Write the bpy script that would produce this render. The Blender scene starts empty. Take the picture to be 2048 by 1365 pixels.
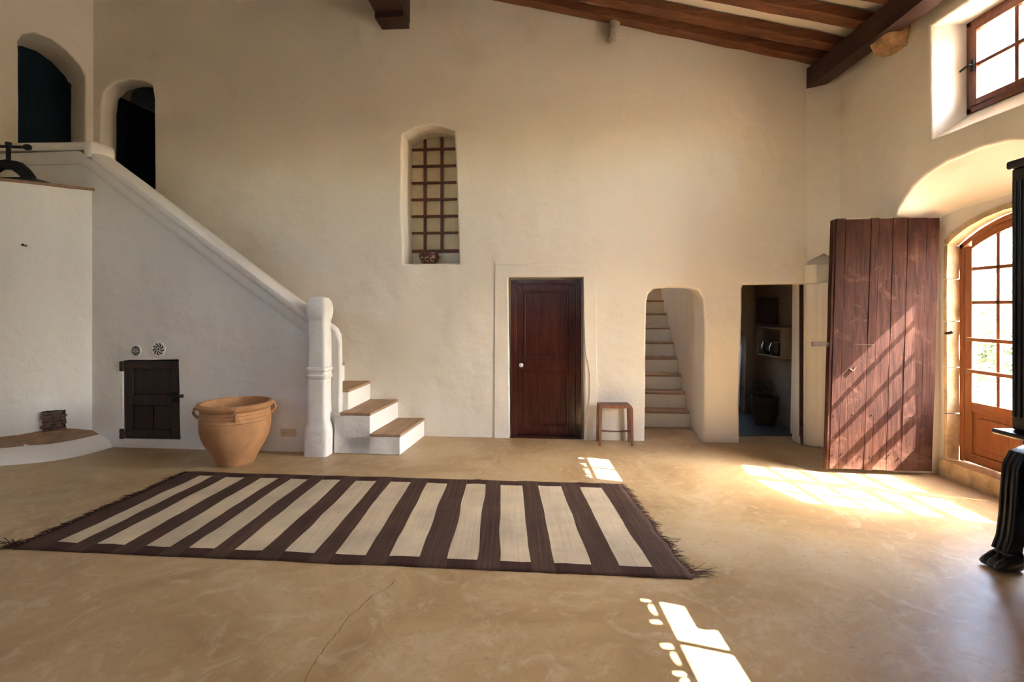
import bpy, bmesh, math, random
from mathutils import Vector, Matrix, noise
R = math.radians
random.seed(7)
S = bpy.context.scene
COL = S.collection

# ------------------------------------------------------------------ camera, world, sun, exposure
cam_d = bpy.data.cameras.new('camera'); cam = bpy.data.objects.new('camera', cam_d); COL.objects.link(cam)
cam.location = (0, 0, 1.65); cam.rotation_euler = (R(90), 0, 0)
cam_d.sensor_width = 36; cam_d.lens = 36 * 1000 / 2048; cam_d.shift_y = -66.5 / 2048
cam_d.clip_start = 0.02
S.camera = cam

W = bpy.data.worlds.new('World'); S.world = W; W.use_nodes = True
wn = W.node_tree; bg = wn.nodes['Background']
sky = wn.nodes.new('ShaderNodeTexSky'); sky.sky_type = 'NISHITA'; sky.sun_disc = False
SUN = Vector((-1.0, 0.34, -1.15))                       # direction the light travels
sky.sun_elevation = math.atan2(1.15, math.hypot(1, .34)); sky.sun_rotation = math.atan2(1.0, -0.34)
sky.air_density = 1.0; sky.dust_density = 2.5; sky.ozone_density = 1.0
wn.links.new(sky.outputs[0], bg.inputs[0]); bg.inputs[1].default_value = 0.55

sd = bpy.data.lights.new('sun', 'SUN'); so = bpy.data.objects.new('sun', sd); COL.objects.link(so)
sd.energy = 9.0; sd.angle = R(0.25); sd.color = (1.0, .95, .87)
so.rotation_euler = SUN.to_track_quat('-Z', 'Y').to_euler(); so.location = (9, 0, 9)

V = S.view_settings
V.view_transform = 'Standard'; V.look = 'None'; V.gamma = 1; V.use_curve_mapping = False
V.exposure = 4.25
S.cycles.use_denoising = True
S.cycles.max_bounces = 12; S.cycles.diffuse_bounces = 4; S.cycles.glossy_bounces = 3; S.cycles.use_adaptive_sampling = True; S.cycles.adaptive_threshold = .1; S.cycles.transparent_max_bounces = 16
S.cycles.sample_clamp_indirect = 8

def portal(x, y, z, sy, sz, rot):
    d = bpy.data.lights.new('sky_portal', 'AREA'); d.shape = 'RECTANGLE'; d.size = sy; d.size_y = sz
    d.cycles.is_portal = True
    o = bpy.data.objects.new('sky_portal', d); COL.objects.link(o); o.location = (x, y, z); o.rotation_euler = rot
TOLEFT = (R(90), 0, R(90))                               # emits towards -X
portal(4.5, 4.165, 1.4, 1.5, 2.6, TOLEFT)
portal(4.5, 4.05, 3.8, .95, .95, TOLEFT)
portal(4.5, 1.35, 3.8, .95, .95, TOLEFT)

# ------------------------------------------------------------------ materials
def mat(name, rough=.7, metal=0.0, spec=.5):
    m = bpy.data.materials.new(name); m.use_nodes = True
    nt = m.node_tree; b = nt.nodes['Principled BSDF']
    b.inputs['Roughness'].default_value = rough; b.inputs['Metallic'].default_value = metal
    b.inputs['Specular IOR Level'].default_value = spec
    return m, nt, b
def coords(nt, scale=(1, 1, 1), kind='Object', rot=(0, 0, 0)):
    tc = nt.nodes.new('ShaderNodeTexCoord'); mp = nt.nodes.new('ShaderNodeMapping')
    mp.inputs['Scale'].default_value = scale; mp.inputs['Rotation'].default_value = rot
    nt.links.new(tc.outputs[kind], mp.inputs[0]); return mp.outputs[0]
def noise_n(nt, vec, scale, detail=4, rough=.55, dist=0.0):
    n = nt.nodes.new('ShaderNodeTexNoise'); n.inputs['Scale'].default_value = scale
    n.inputs['Detail'].default_value = detail; n.inputs['Roughness'].default_value = rough
    n.inputs['Distortion'].default_value = dist
    nt.links.new(vec, n.inputs['Vector']); return n.outputs['Fac']
def ramp(nt, fac, stops):
    r = nt.nodes.new('ShaderNodeValToRGB'); e = r.color_ramp.elements
    while len(e) < len(stops): e.new(.5)
    for i, (p, c) in enumerate(stops):
        e[i].position = p; e[i].color = (*c, 1) if len(c) == 3 else c
    nt.links.new(fac, r.inputs[0]); return r.outputs[0]
def mix(nt, fac, a, b, mode='MIX'):
    m = nt.nodes.new('ShaderNodeMix'); m.data_type = 'RGBA'; m.blend_type = mode
    if isinstance(fac, float): m.inputs[0].default_value = fac
    else: nt.links.new(fac, m.inputs[0])
    for i, v in ((6, a), (7, b)):
        if isinstance(v, tuple): m.inputs[i].default_value = (*v, 1)
        else: nt.links.new(v, m.inputs[i])
    return m.outputs[2]
def bump(nt, b, facs):
    prev = None
    for fac, strength, dist in facs:
        n = nt.nodes.new('ShaderNodeBump'); n.inputs['Strength'].default_value = strength
        n.inputs['Distance'].default_value = dist
        nt.links.new(fac, n.inputs['Height'])
        if prev: nt.links.new(prev, n.inputs['Normal'])
        prev = n.outputs[0]
    nt.links.new(prev, b.inputs['Normal'])
def base(nt, b, col):
    if isinstance(col, tuple): b.inputs['Base Color'].default_value = (*col, 1)
    else: nt.links.new(col, b.inputs['Base Color'])

def plaster(name, a, c, soil):
    m, nt, b = mat(name, .85, spec=.25)
    v = coords(nt)
    big = noise_n(nt, v, .7, 2, .6)
    col = ramp(nt, big, [(.3, a), (.7, c)])
    dirt = ramp(nt, noise_n(nt, v, 1.7, 4, .68), [(.60, (0, 0, 0)), (.78, (1, 1, 1))])
    col = mix(nt, dirt, col, soil)
    base(nt, b, col)
    bump(nt, b, [(noise_n(nt, v, 1.2, 2), .5, .14), (noise_n(nt, v, 4.5, 4, .6), .45, .034)])
    return m
M = {}
M['plaster'] = plaster('plaster', (.76, .665, .54), (.80, .715, .60), (.70, .59, .45))
M['whitewash'] = plaster('whitewash', (.75, .70, .635), (.78, .735, .68), (.70, .635, .56))
M['ceiling'] = plaster('ceiling_lime', (.72, .64, .52), (.76, .68, .57), (.66, .56, .43))

def floor_mat():
    m, nt, b = mat('lime_floor', .42, spec=.32)
    v = coords(nt)
    a = noise_n(nt, v, .9, 5, .62, .8); c = noise_n(nt, v, 5, 6, .7, 1.6); f = noise_n(nt, v, 60, 4)
    col = ramp(nt, a, [(.32, (.30, .18, .08)), (.5, (.41, .27, .13)), (.68, (.50, .36, .205))])
    scuff = ramp(nt, c, [(.50, (0, 0, 0)), (.70, (.75, .75, .75))])
    col = mix(nt, scuff, col, (.52, .40, .26))
    rings = ramp(nt, noise_n(nt, v, 9, 5, .75, 3.0), [(.56, (0, 0, 0)), (.63, (.5, .5, .5)), (.7, (0, 0, 0))])
    col = mix(nt, rings, col, (.29, .18, .09))
    base(nt, b, col)
    ro = nt.nodes.new('ShaderNodeMapRange'); ro.inputs[3].default_value = .28; ro.inputs[4].default_value = .55
    nt.links.new(c, ro.inputs[0]); nt.links.new(ro.outputs[0], b.inputs['Roughness'])
    bump(nt, b, [(c, .14, .008)])
    return m
M['floor'] = floor_mat()

def wood(name, dark, mid, light, axis='z', rough=.5, grain=1.0, worn=None, bumpy=.35, pale_foot=None):
    m, nt, b = mat(name, rough, spec=.4)
    s = {'z': (14, 14, 1.1), 'x': (1.1, 14, 14), 'y': (14, 1.1, 14)}[axis]
    v = coords(nt, tuple(q * grain for q in s)); v2 = coords(nt)
    g = noise_n(nt, v, 2.2, 7, .62, .7); p = noise_n(nt, v2, 2.0, 4)
    col = ramp(nt, g, [(.28, dark), (.5, mid), (.75, light)])
    col = mix(nt, ramp(nt, p, [(.4, (0, 0, 0)), (.75, (.55, .55, .55))]), col, dark)
    if worn:
        w = ramp(nt, noise_n(nt, v2, 5.5, 8, .7, .8), [(.56, (0, 0, 0)), (.72, (.8, .8, .8))])
        col = mix(nt, w, col, worn)
    if pale_foot:                                          # paler foot: weathering, plus brightness of the sunlit part put into the colour
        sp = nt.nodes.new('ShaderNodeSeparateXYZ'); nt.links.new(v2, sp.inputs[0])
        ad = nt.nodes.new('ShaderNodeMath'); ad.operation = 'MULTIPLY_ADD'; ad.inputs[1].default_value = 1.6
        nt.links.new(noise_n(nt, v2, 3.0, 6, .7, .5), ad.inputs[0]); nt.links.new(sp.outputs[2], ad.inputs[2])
        col = mix(nt, ramp(nt, ad.outputs[0], [(.3, (.85, .85, .85)), (1.0, (0, 0, 0))]), col, pale_foot)
    base(nt, b, col)
    bump(nt, b, [(g, bumpy, .006), (noise_n(nt, v, 9, 4), bumpy * .6, .002)])
    return m
M['old_door'] = wood('old_door_wood', (.017, .0050, .0035), (.040, .0125, .0072), (.070, .026, .0155), 'z', .8, worn=(.095, .040, .026), bumpy=.6, pale_foot=(.20, .105, .075))
M['old_door'].node_tree.nodes['Principled BSDF'].inputs['Specular IOR Level'].default_value = .12
M['mahogany'] = wood('mahogany', (.022, .0035, .0025), (.055, .0095, .005), (.095, .021, .010), 'z', .24, bumpy=.1)
M['pine'] = wood('stained_pine', (.17, .050, .014), (.26, .085, .026), (.33, .125, .042), 'z', .4, bumpy=.15)
M['pine_h'] = wood('stained_pine_rail', (.17, .050, .014), (.26, .085, .026), (.33, .125, .042), 'y', .4, bumpy=.15)
M['sash'] = wood('sash_wood', (.10, .026, .011), (.165, .045, .018), (.23, .075, .031), 'z', .4, bumpy=.15)
M['rafter'] = wood('rafter_wood', (.06, .019, .008), (.15, .052, .019), (.24, .095, .037), 'x', .65, .6, bumpy=.7)
M['beam'] = wood('beam_wood', (.020, .007, .004), (.043, .014, .008), (.07, .026, .013), 'y', .65, .6, bumpy=.7)
M['blackwood'] = wood('black_oak', (.004, .003, .003), (.010, .007, .006), (.02, .014, .011), 'z', .32, bumpy=.2)
M['darkdoor'] = wood('dark_cupboard_wood', (.010, .005, .004), (.022, .010, .008), (.04, .018, .012), 'z', .55, bumpy=.4)
M['blue_black'] = wood('blue_black_wood', (.006, .012, .019), (.009, .019, .030), (.012, .025, .038), 'z', .8, bumpy=.15)
M['blue_black'].node_tree.nodes['Principled BSDF'].inputs['Specular IOR Level'].default_value = .1
M['bars'] = wood('lattice_wood', (.08, .024, .012), (.14, .042, .020), (.19, .065, .03), 'z', .5, bumpy=.2)
M['stool'] = wood('stool_wood', (.10, .035, .018), (.19, .075, .038), (.30, .14, .075), 'z', .5, bumpy=.3)
M['tread'] = wood('tread_clay', (.27, .15, .075), (.37, .225, .125), (.46, .31, .19), 'y', .7, .5, bumpy=.4)

def simple(name, col, rough=.6, metal=0.0, vary=.0, scale=8, bmp=0.0, spec=.4):
    m, nt, b = mat(name, rough, metal, spec)
    v = coords(nt); n = noise_n(nt, v, scale, 6, .65, .5)
    lo = tuple(c * (1 - vary) for c in col); hi = tuple(min(1, c * (1 + vary)) for c in col)
    base(nt, b, ramp(nt, n, [(.3, lo), (.7, hi)]))
    if bmp: bump(nt, b, [(n, bmp, .02), (noise_n(nt, v, scale * 6, 5), bmp, .004)])
    return m
M['iron'] = simple('wrought_iron', (.012, .013, .015), .5, .6, .4, 20, .3)
M['rust'] = simple('rusty_iron', (.055, .030, .019), .85, 0, .5, 40, .5)
M['stone'] = simple('sandstone', (.52, .36, .20), .85, 0, .35, 6, .8)
M['corbel'] = simple('corbel_stone', (.42, .25, .115), .9, 0, .4, 14, 1.0)
M['root'] = simple('plaster_crust', (.52, .44, .34), .9, 0, .5, 45, 1.0)
M['brick'] = simple('sooty_brick', (.13, .075, .055), .9, 0, .6, 18, .9)
M['soot_shade'] = simple('soot_shade', (.015, .012, .012), .95, 0, .4, 20)  # sooty fire hole; also paints shade into vent slots and behind the cupboard door
M['knob'] = simple('white_porcelain', (.85, .84, .80), .15)
M['socket'] = simple('ivory_plastic', (.60, .48, .31), .4, 0, .05)
M['socket_dark'] = simple('socket_hole', (.10, .08, .06), .5)
M['cloth'] = simple('curtain_linen', (.76, .62, .40), .9, 0, .08, 6, .2)
M['bowl'] = simple('glazed_bowl', (.07, .022, .014), .3, 0, .3, 30)
M['bowl_pat'] = simple('bowl_motif', (.50, .36, .17), .4, 0, .2, 30)
M['darkpot'] = simple('dark_pot', (.02, .018, .018), .4)
M['earth'] = simple('dry_ground', (.38, .32, .24), .95, 0, .2, 2, .3)
M['bench'] = simple('bench_clay', (.30, .18, .105), .8, 0, .3, 7, .4)
M['bark'] = simple('bark', (.24, .18, .13), .9, 0, .4, 15, .6)
M['tile'] = simple('roof_tile', (.48, .27, .15), .85, 0, .3, 6, .3)
M['wicker'] = simple('wicker', (.03, .02, .014), .85, 0, .4, 40, .6)

def terracotta():
    m, nt, b = mat('terracotta', .72, spec=.3)
    v = coords(nt)
    a = noise_n(nt, v, 3.2, 7, .65, .6); s = noise_n(nt, v, 9, 8, .7, 1.0)
    col = ramp(nt, a, [(.3, (.34, .155, .065)), (.55, (.47, .23, .10)), (.75, (.54, .29, .14))])
    col = mix(nt, ramp(nt, s, [(.6, (0, 0, 0)), (.72, (.55, .55, .55))]), col, (.60, .40, .24))
    base(nt, b, col)
    bump(nt, b, [(s, .25, .006), (noise_n(nt, v, 40, 3), .2, .002)])
    return m
M['terracotta'] = terracotta()
def leaf():
    m, nt, b = mat('leaf', .6)
    v = coords(nt)
    base(nt, b, ramp(nt, noise_n(nt, v, 3, 3), [(.35, (.025, .045, .006)), (.6, (.06, .075, .012)), (.75, (.11, .09, .02))]))
    b.inputs['Transmission Weight'].default_value = 0
    return m
M['leaf'] = leaf()
def weave(name, a, c, rough=.95):
    m, nt, b = mat(name, rough, spec=.1)
    v = coords(nt, (60, 1.2, 1)); v2 = coords(nt)
    col = ramp(nt, noise_n(nt, v, 1.0, 5, .6), [(.3, a), (.7, c)])
    col2 = ramp(nt, noise_n(nt, v2, 2.3, 5, .6), [(.35, (.72, .70, .72)), (.7, (1.15, 1.12, 1.05))])
    col = mix(nt, .7, col, col2, 'MULTIPLY')
    base(nt, b, col)
    bump(nt, b, [(noise_n(nt, v, 3, 3), .3, .003), (noise_n(nt, v2, 9, 4), .5, .012)])
    return m
M['rug_dark'] = weave('rug_dark_wool', (.060, .032, .024), (.105, .062, .045))
M['rug_edge'] = weave('rug_border_wool', (.042, .020, .017), (.075, .038, .030))
M['rug_cream'] = weave('rug_cream_wool', (.52, .41, .28), (.62, .51, .365))
def glass():
    m = bpy.data.materials.new('window_glass'); m.use_nodes = True; nt = m.node_tree
    for n in list(nt.nodes):
        if n.type == 'BSDF_PRINCIPLED': nt.nodes.remove(n)
    out = nt.nodes['Material Output']
    t = nt.nodes.new('ShaderNodeBsdfTransparent'); t.inputs[0].default_value = (.95, .97, .96, 1)
    g = nt.nodes.new('ShaderNodeBsdfGlossy'); g.inputs['Roughness'].default_value = .03
    lw = nt.nodes.new('ShaderNodeLayerWeight'); lw.inputs[0].default_value = .5
    pw = nt.nodes.new('ShaderNodeMath'); pw.operation = 'POWER'; pw.inputs[1].default_value = 4.0
    f = nt.nodes.new('ShaderNodeMath'); f.operation = 'MULTIPLY_ADD'; f.inputs[1].default_value = .6; f.inputs[2].default_value = .02
    nt.links.new(lw.outputs['Facing'], pw.inputs[0]); nt.links.new(pw.outputs[0], f.inputs[0])
    mx = nt.nodes.new('ShaderNodeMixShader')
    nt.links.new(f.outputs[0], mx.inputs[0]); nt.links.new(t.outputs[0], mx.inputs[1]); nt.links.new(g.outputs[0], mx.inputs[2])
    nt.links.new(mx.outputs[0], out.inputs[0])
    return m
M['glass'] = glass()

# ------------------------------------------------------------------ helpers
def tag(o, label=None, cat=None, group=None, kind=None):
    if label: o['label'] = label
    if cat: o['category'] = cat
    if group: o['group'] = group
    if kind: o['kind'] = kind
    return o
def empty(name, loc=(0, 0, 0), rz=0.0):
    o = bpy.data.objects.new(name, None); COL.objects.link(o)
    o.location = loc; o.rotation_euler = (0, 0, rz); o.empty_display_size = .1
    return o
def link(name, me, m, parent=None, smooth=None, bevel=0, seg=2, mtx=None):
    o = bpy.data.objects.new(name, me); COL.objects.link(o)
    if m is not None:
        for q in (m if isinstance(m, (list, tuple)) else [m]): me.materials.append(M[q] if isinstance(q, str) else q)
    if parent: o.parent = parent
    if mtx is not None: o.matrix_world = mtx
    if bevel:
        bm_ = o.modifiers.new('Bevel', 'BEVEL'); bm_.width = bevel; bm_.segments = seg; bm_.limit_method = 'ANGLE'; bm_.angle_limit = R(35)
    if smooth is not None:
        me.polygons.foreach_set('use_smooth', [True] * len(me.polygons))
        me.set_sharp_from_angle(angle=R(smooth))
    if bevel:
        me.polygons.foreach_set('use_smooth', [True] * len(me.polygons))
        w = o.modifiers.new('WN', 'WEIGHTED_NORMAL'); w.keep_sharp = True
    return o
class MB:
    def __init__(s): s.v = []; s.f = []; s.mi = []
    def add(s, vs, fs, mi=0):
        n = len(s.v); s.v += [tuple(q) for q in vs]; s.f += [tuple(i + n for i in f) for f in fs]; s.mi += [mi] * len(fs); return s
    def box(s, x0, x1, y0, y1, z0, z1, mi=0):
        x0, x1 = sorted((x0, x1)); y0, y1 = sorted((y0, y1)); z0, z1 = sorted((z0, z1))
        return s.add([(x0, y0, z0), (x1, y0, z0), (x1, y1, z0), (x0, y1, z0), (x0, y0, z1), (x1, y0, z1), (x1, y1, z1), (x0, y1, z1)],
              [(0, 3, 2, 1), (4, 5, 6, 7), (0, 1, 5, 4), (1, 2, 6, 5), (2, 3, 7, 6), (3, 0, 4, 7)], mi)
    def prism(s, pts, a, b, plane='xz', mi=0):
        """polygon pts in the given plane, extruded along the remaining axis from a to b"""
        f = {'xz': lambda p, q: (p[0], q, p[1]), 'yz': lambda p, q: (q, p[0], p[1]), 'xy': lambda p, q: (p[0], p[1], q)}[plane]
        n = len(pts); vs = [f(p, a) for p in pts] + [f(p, b) for p in pts]
        fs = [tuple(range(n)), tuple(range(2 * n - 1, n - 1, -1))] + [(i, i + n, (i + 1) % n + n, (i + 1) % n) for i in range(n)]
        return s.add(vs, fs, mi)
    def tube(s, path, r, k=8, cap=True, mi=0):
        rs = r if isinstance(r, (list, tuple)) else [r] * len(path)
        P = [Vector(p) for p in path]; vs = []; fs = []; up = Vector((0, 0, 1))
        for i, p in enumerate(P):
            t = (P[min(i + 1, len(P) - 1)] - P[max(i - 1, 0)]).normalized()
            a = t.cross(up)
            if a.length < .05: a = t.cross(Vector((0, 1, 0)))
            a.normalize(); b = a.cross(t).normalized()
            for j in range(k):
                q = 2 * math.pi * j / k; vs.append(p + (a * math.cos(q) + b * math.sin(q)) * rs[i])
        for i in range(len(P) - 1):
            for j in range(k): fs.append((i * k + j, i * k + (j + 1) % k, (i + 1) * k + (j + 1) % k, (i + 1) * k + j))
        if cap: fs += [tuple(range(k))[::-1], tuple(range((len(P) - 1) * k, len(P) * k))]
        return s.add(vs, fs, mi)
    def rings(s, rows, cap0=True, cap1=True, mi=0):
        k = len(rows[0]); vs = [p for r in rows for p in r]; fs = []
        for i in range(len(rows) - 1):
            for j in range(k): fs.append((i * k + j, i * k + (j + 1) % k, (i + 1) * k + (j + 1) % k, (i + 1) * k + j))
        if cap0: fs.append(tuple(range(k))[::-1])
        if cap1: fs.append(tuple(range((len(rows) - 1) * k, len(rows) * k)))
        return s.add(vs, fs, mi)
    def lathe(s, prof, k=32, c=(0, 0), cap0=True, cap1=True, mi=0):
        return s.rings([[(c[0] + r * math.cos(2 * math.pi * j / k), c[1] + r * math.sin(2 * math.pi * j / k), z) for j in range(k)] for r, z in prof], cap0, cap1, mi)
    def mesh(s, name):
        me = bpy.data.meshes.new(name); me.from_pydata(s.v, [], s.f); me.update()
        bm = bmesh.new(); bm.from_mesh(me); bmesh.ops.recalc_face_normals(bm, faces=bm.faces); bm.to_mesh(me); bm.free()
        if any(s.mi): me.polygons.foreach_set('material_index', s.mi)
        return me
    def build(s, name, m, parent=None, **kw): return link(name, s.mesh(name), m, parent, **kw)
def frame(loc, rz): return Matrix.Translation(loc) @ Matrix.Rotation(rz, 4, 'Z')
ANG = -0.0848
BK = frame((0, 6.33, 0), ANG)                 # back wall: x along it, y into it, z up
def bk(u, e, z): return BK @ Vector((u, e, z))
def smooth_poly(pts, it=2, closed=True):
    for _ in range(it):
        q = []; n = len(pts)
        for i in range(n if closed else n - 1):
            a = pts[i]; b = pts[(i + 1) % n]
            q += [(a[0] * .75 + b[0] * .25, a[1] * .75 + b[1] * .25), (a[0] * .25 + b[0] * .75, a[1] * .25 + b[1] * .75)]
        if not closed: q = [pts[0]] + q + [pts[-1]]
        pts = q
    return pts
def wob(pts, amp=.006, step=.09, seed=0.0, scale=2.5):
    """resample a closed outline and let it wander a little, as hand-laid plaster does"""
    out = []; n = len(pts)
    for i in range(n):
        a = Vector(pts[i]); b = Vector(pts[(i + 1) % n]); L = (b - a).length; k = max(1, int(L / step))
        for j in range(k):
            p = a.lerp(b, j / k)
            dx = noise.noise(Vector((p.x * scale, p.y * scale, seed))) * amp; dy = noise.noise(Vector((p.x * scale, p.y * scale, seed + 9))) * amp
            out.append((p.x + dx, p.y + dy))
    return out
def slab_mesh(outer, holes, e0, e1, bevel=.02, res=3):
    """filled outline (x, z) with holes, thickness from y=e0 to y=e1, rounded edges"""
    cu = bpy.data.curves.new('c', 'CURVE'); cu.dimensions = '2D'; cu.fill_mode = 'BOTH'
    cu.extrude = (e1 - e0) / 2 - bevel; cu.bevel_depth = bevel; cu.bevel_resolution = res; cu.offset = -bevel
    for pts in [outer] + holes:
        sp = cu.splines.new('POLY'); sp.points.add(len(pts) - 1)
        for i, p in enumerate(pts): sp.points[i].co = (p[0], p[1], 0, 1)
        sp.use_cyclic_u = True
    o = bpy.data.objects.new('c', cu); COL.objects.link(o)
    me = bpy.data.meshes.new_from_object(o.evaluated_get(bpy.context.evaluated_depsgraph_get()))
    bpy.data.objects.remove(o); bpy.data.curves.remove(cu)
    me.transform(Matrix.Translation((0, (e0 + e1) / 2, 0)) @ Matrix.Rotation(R(90), 4, 'X'))
    bm = bmesh.new(); bm.from_mesh(me); bmesh.ops.remove_doubles(bm, verts=bm.verts, dist=1e-4); bm.to_mesh(me); bm.free()
    return me
def slab(name, outer, holes, e0, e1, m, bevel=.02, mtx=None, parent=None, res=3):
    o = link(name, slab_mesh(outer, holes, e0, e1, bevel, res), m, parent, mtx=mtx)
    o.data.materials.clear(); o.data.materials.append(M[m])
    o.data.polygons.foreach_set('use_smooth', [True] * len(o.data.polygons)); o.data.set_sharp_from_angle(angle=R(50))
    w = o.modifiers.new('WN', 'WEIGHTED_NORMAL'); w.keep_sharp = True
    return o
def struct(o, label=None):
    o['kind'] = 'structure'
    if label: o['label'] = label
    return o
def rough_box(x0, x1, y0, y1, z0, z1, amp=.01, n=(3, 3, 3), seed=0.0, sc=4.0):
    """a box with a subdivided, slightly uneven surface: stone blocks, hewn beams"""
    bm = bmesh.new(); vm = {}
    def vert(i, j, k):
        if (i, j, k) not in vm:
            p = Vector((x0 + (x1 - x0) * i / n[0], y0 + (y1 - y0) * j / n[1], z0 + (z1 - z0) * k / n[2]))
            q = p * sc + Vector((seed, seed * 1.7, seed * .3))
            vm[(i, j, k)] = bm.verts.new(p + Vector((noise.noise(q), noise.noise(q + Vector((7, 0, 0))), noise.noise(q + Vector((0, 7, 0))))) * amp)
        return vm[(i, j, k)]
    for i in range(n[0]):
        for j in range(n[1]):
            for k in (0, n[2]):
                f = [vert(i, j, k), vert(i + 1, j, k), vert(i + 1, j + 1, k), vert(i, j + 1, k)]; bm.faces.new(f if k else f[::-1])
    for i in range(n[0]):
        for k in range(n[2]):
            for j in (0, n[1]):
                f = [vert(i, j, k), vert(i + 1, j, k), vert(i + 1, j, k + 1), vert(i, j, k + 1)]; bm.faces.new(f if not j else f[::-1])
    for j in range(n[1]):
        for k in range(n[2]):
            for i in (0, n[0]):
                f = [vert(i, j, k), vert(i, j + 1, k), vert(i, j + 1, k + 1), vert(i, j, k + 1)]; bm.faces.new(f if i else f[::-1])
    me = bpy.data.meshes.new('rough'); bm.to_mesh(me); bm.free(); return me

# ------------------------------------------------------------------ the setting
XW = 3.82                                                # inner face of the window wall
def ceil_z(x): return 4.645 + .255 * (3.72 - x)
# floor
mb = MB().box(-7.8, 4.28, -4.4, 9.6, -.12, 0)
fl = struct(mb.build('floor', 'floor'), 'ochre polished lime floor with a long crack')
# crack running from the rug to the camera
cr = [(-.70, 3.03), (-.735, 2.93), (-.80, 2.86), (-.835, 2.74), (-.875, 2.67), (-.885, 2.55), (-.90, 2.46), (-.915, 2.36), (-.92, 2.27), (-.90, 2.15), (-.89, 2.02), (-.87, 1.9)]
pl = []
for i in range(len(cr) - 1):
    for t in range(4):
        a = Vector(cr[i]).lerp(Vector(cr[i + 1]), t / 4); pl.append((a.x + random.uniform(-.005, .005), a.y))
mb = MB()
for i in range(len(pl) - 1):
    w0 = .0022 + .0018 * abs(noise.noise(Vector((i * .4, 0, 0)))) ; p, q = pl[i], pl[i + 1]
    mb.add([(p[0] - w0, p[1], .0006), (p[0] + w0, p[1], .0006), (q[0] + w0, q[1], .0006), (q[0] - w0, q[1], .0006)], [(0, 1, 2, 3)])
M['crack'] = simple('crack_dust', (.20, .12, .06), .95, 0, .3, 30)
mb.build('crack', 'crack', fl)

# back wall: two layers so that the reveals step back as they do in the photo
H = 7.6
dw2 = [(-5.607, 2.80), (-5.607, 4.36), (-5.575, 4.58), (-5.44, 4.70), (-5.2, 4.745), (-4.99, 4.72), (-4.875, 4.65), (-4.843, 4.47), (-4.836, 2.80)]
niche = [(-1.405, 2.222), (-1.431, 3.04), (-1.418, 3.885), (-1.24, 3.968), (-1.05, 3.998), (-.90, 3.975), (-.738, 3.91), (-.72, 3.48), (-.68, 2.22)]
dopen = [(-.032, -.08), (-.045, 1.0), (-.055, 2.035), (.898, 2.038), (.900, 1.4), (.902, .8), (.902, -.08)]
snic = [(1.652, -.08), (1.66, 1.0), (1.667, 1.70), (1.69, 1.82), (1.76, 1.885), (1.97, 1.905), (2.18, 1.9), (2.30, 1.865), (2.352, 1.77), (2.368, 1.5), (2.362, .7), (2.352, -.08)]
rdo = [(2.792, -.08), (2.772, .5), (2.785, .9), (2.805, 1.3), (2.812, 1.88), (2.83, 1.932), (3.50, 1.94), (3.53, 1.925), (3.525, 1.1), (3.502, -.08)]
outer = [(-5.75, -.1), (-5.75, H), (4.6, 5.2), (4.6, -.1)]
outer = [(-5.75, -.1), (-5.75, H), (4.3, 4.9), (4.3, -.1)]
def grow(p, dl, dr, dt): # widen an opening (left, right, top)
    cx = (min(a for a, b in p) + max(a for a, b in p)) / 2
    return [(a + (dr if a > cx else -dl), b + (dt if b > 1 else 0)) for a, b in p]
holes = [wob(h, .007, .07, i * 3.1) for i, h in enumerate([dw2, niche, dopen, snic, rdo])]
wall_back = struct(slab('wall_back', outer, holes, 0, .25, 'plaster', .028, BK), 'tall limewashed back wall with uneven hand plastered surface')
holes2 = [grow(dw2, .09, .12, .25), niche, grow(dopen, .1, .1, .1), grow(snic, .0, .03, .03), grow(rdo, 0, .12, .03)]
b2 = slab('rear_leaf', outer, holes2, .245, .56, 'plaster', .01, None, None); b2.parent = wall_back
# raised plaster surround of the middle door
sur = [(-.229, .0), (-.222, 1.1), (-.217, 2.196), (1.058, 2.199), (1.062, 1.2), (1.066, .0)]
inn = [(p[0], max(p[1], -.08)) for p in dopen]
poly = wob(sur[:4] + [(1.062, 1.2), (1.07, .0)], .005, .08, 21)
o = slab('trim_1', [(-.229, -.02), (-.222, 1.1), (-.217, 2.196), (1.058, 2.199), (1.062, 1.2), (1.07, -.02), (.902, -.02), (.904, .15), (.925, .27), (.966, .5), (.972, .80), (.955, .92), (.915, 1.12), (.905, 1.4), (.898, 2.038), (-.055, 2.035), (-.045, 1.0), (-.032, -.02)], [], -.012, .03, 'plaster', .009, BK)
struct(o, 'raised white plaster surround framing the dark brown door')

# ceiling and outer eave
mb = MB()
for sgn in (0,):
    x0, x1 = -7.9, 4.25
    mb.add([(x0, -4.4, ceil_z(x0)), (x1, -4.4, ceil_z(x1)), (x1, 7.1, ceil_z(x1)), (x0, 7.1, ceil_z(x0)),
            (x0, -4.4, ceil_z(x0) + .14), (x1, -4.4, ceil_z(x1) + .14), (x1, 7.1, ceil_z(x1) + .14), (x0, 7.1, ceil_z(x0) + .14)],
           [(0, 3, 2, 1), (4, 5, 6, 7), (0, 1, 5, 4), (1, 2, 6, 5), (2, 3, 7, 6), (3, 0, 4, 7)])
ceiling = struct(mb.build('ceiling', 'ceiling'), 'sloping white ceiling laid over the rafters')
XE = 4.71
mb = MB()
mb.add([(4.2, -4.4, ceil_z(4.2) + .02), (XE - .12, -4.4, ceil_z(XE) + .04), (XE - .12, 7.1, ceil_z(XE) + .04), (4.2, 7.1, ceil_z(4.2) + .02),
        (4.2, -4.4, ceil_z(4.2) + .10), (XE - .12, -4.4, ceil_z(XE) + .10), (XE - .12, 7.1, ceil_z(XE) + .10), (4.2, 7.1, ceil_z(4.2) + .10)],
       [(0, 3, 2, 1), (4, 5, 6, 7), (0, 1, 5, 4), (1, 2, 6, 5), (2, 3, 7, 6), (3, 0, 4, 7)])
y = -4.3
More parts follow.
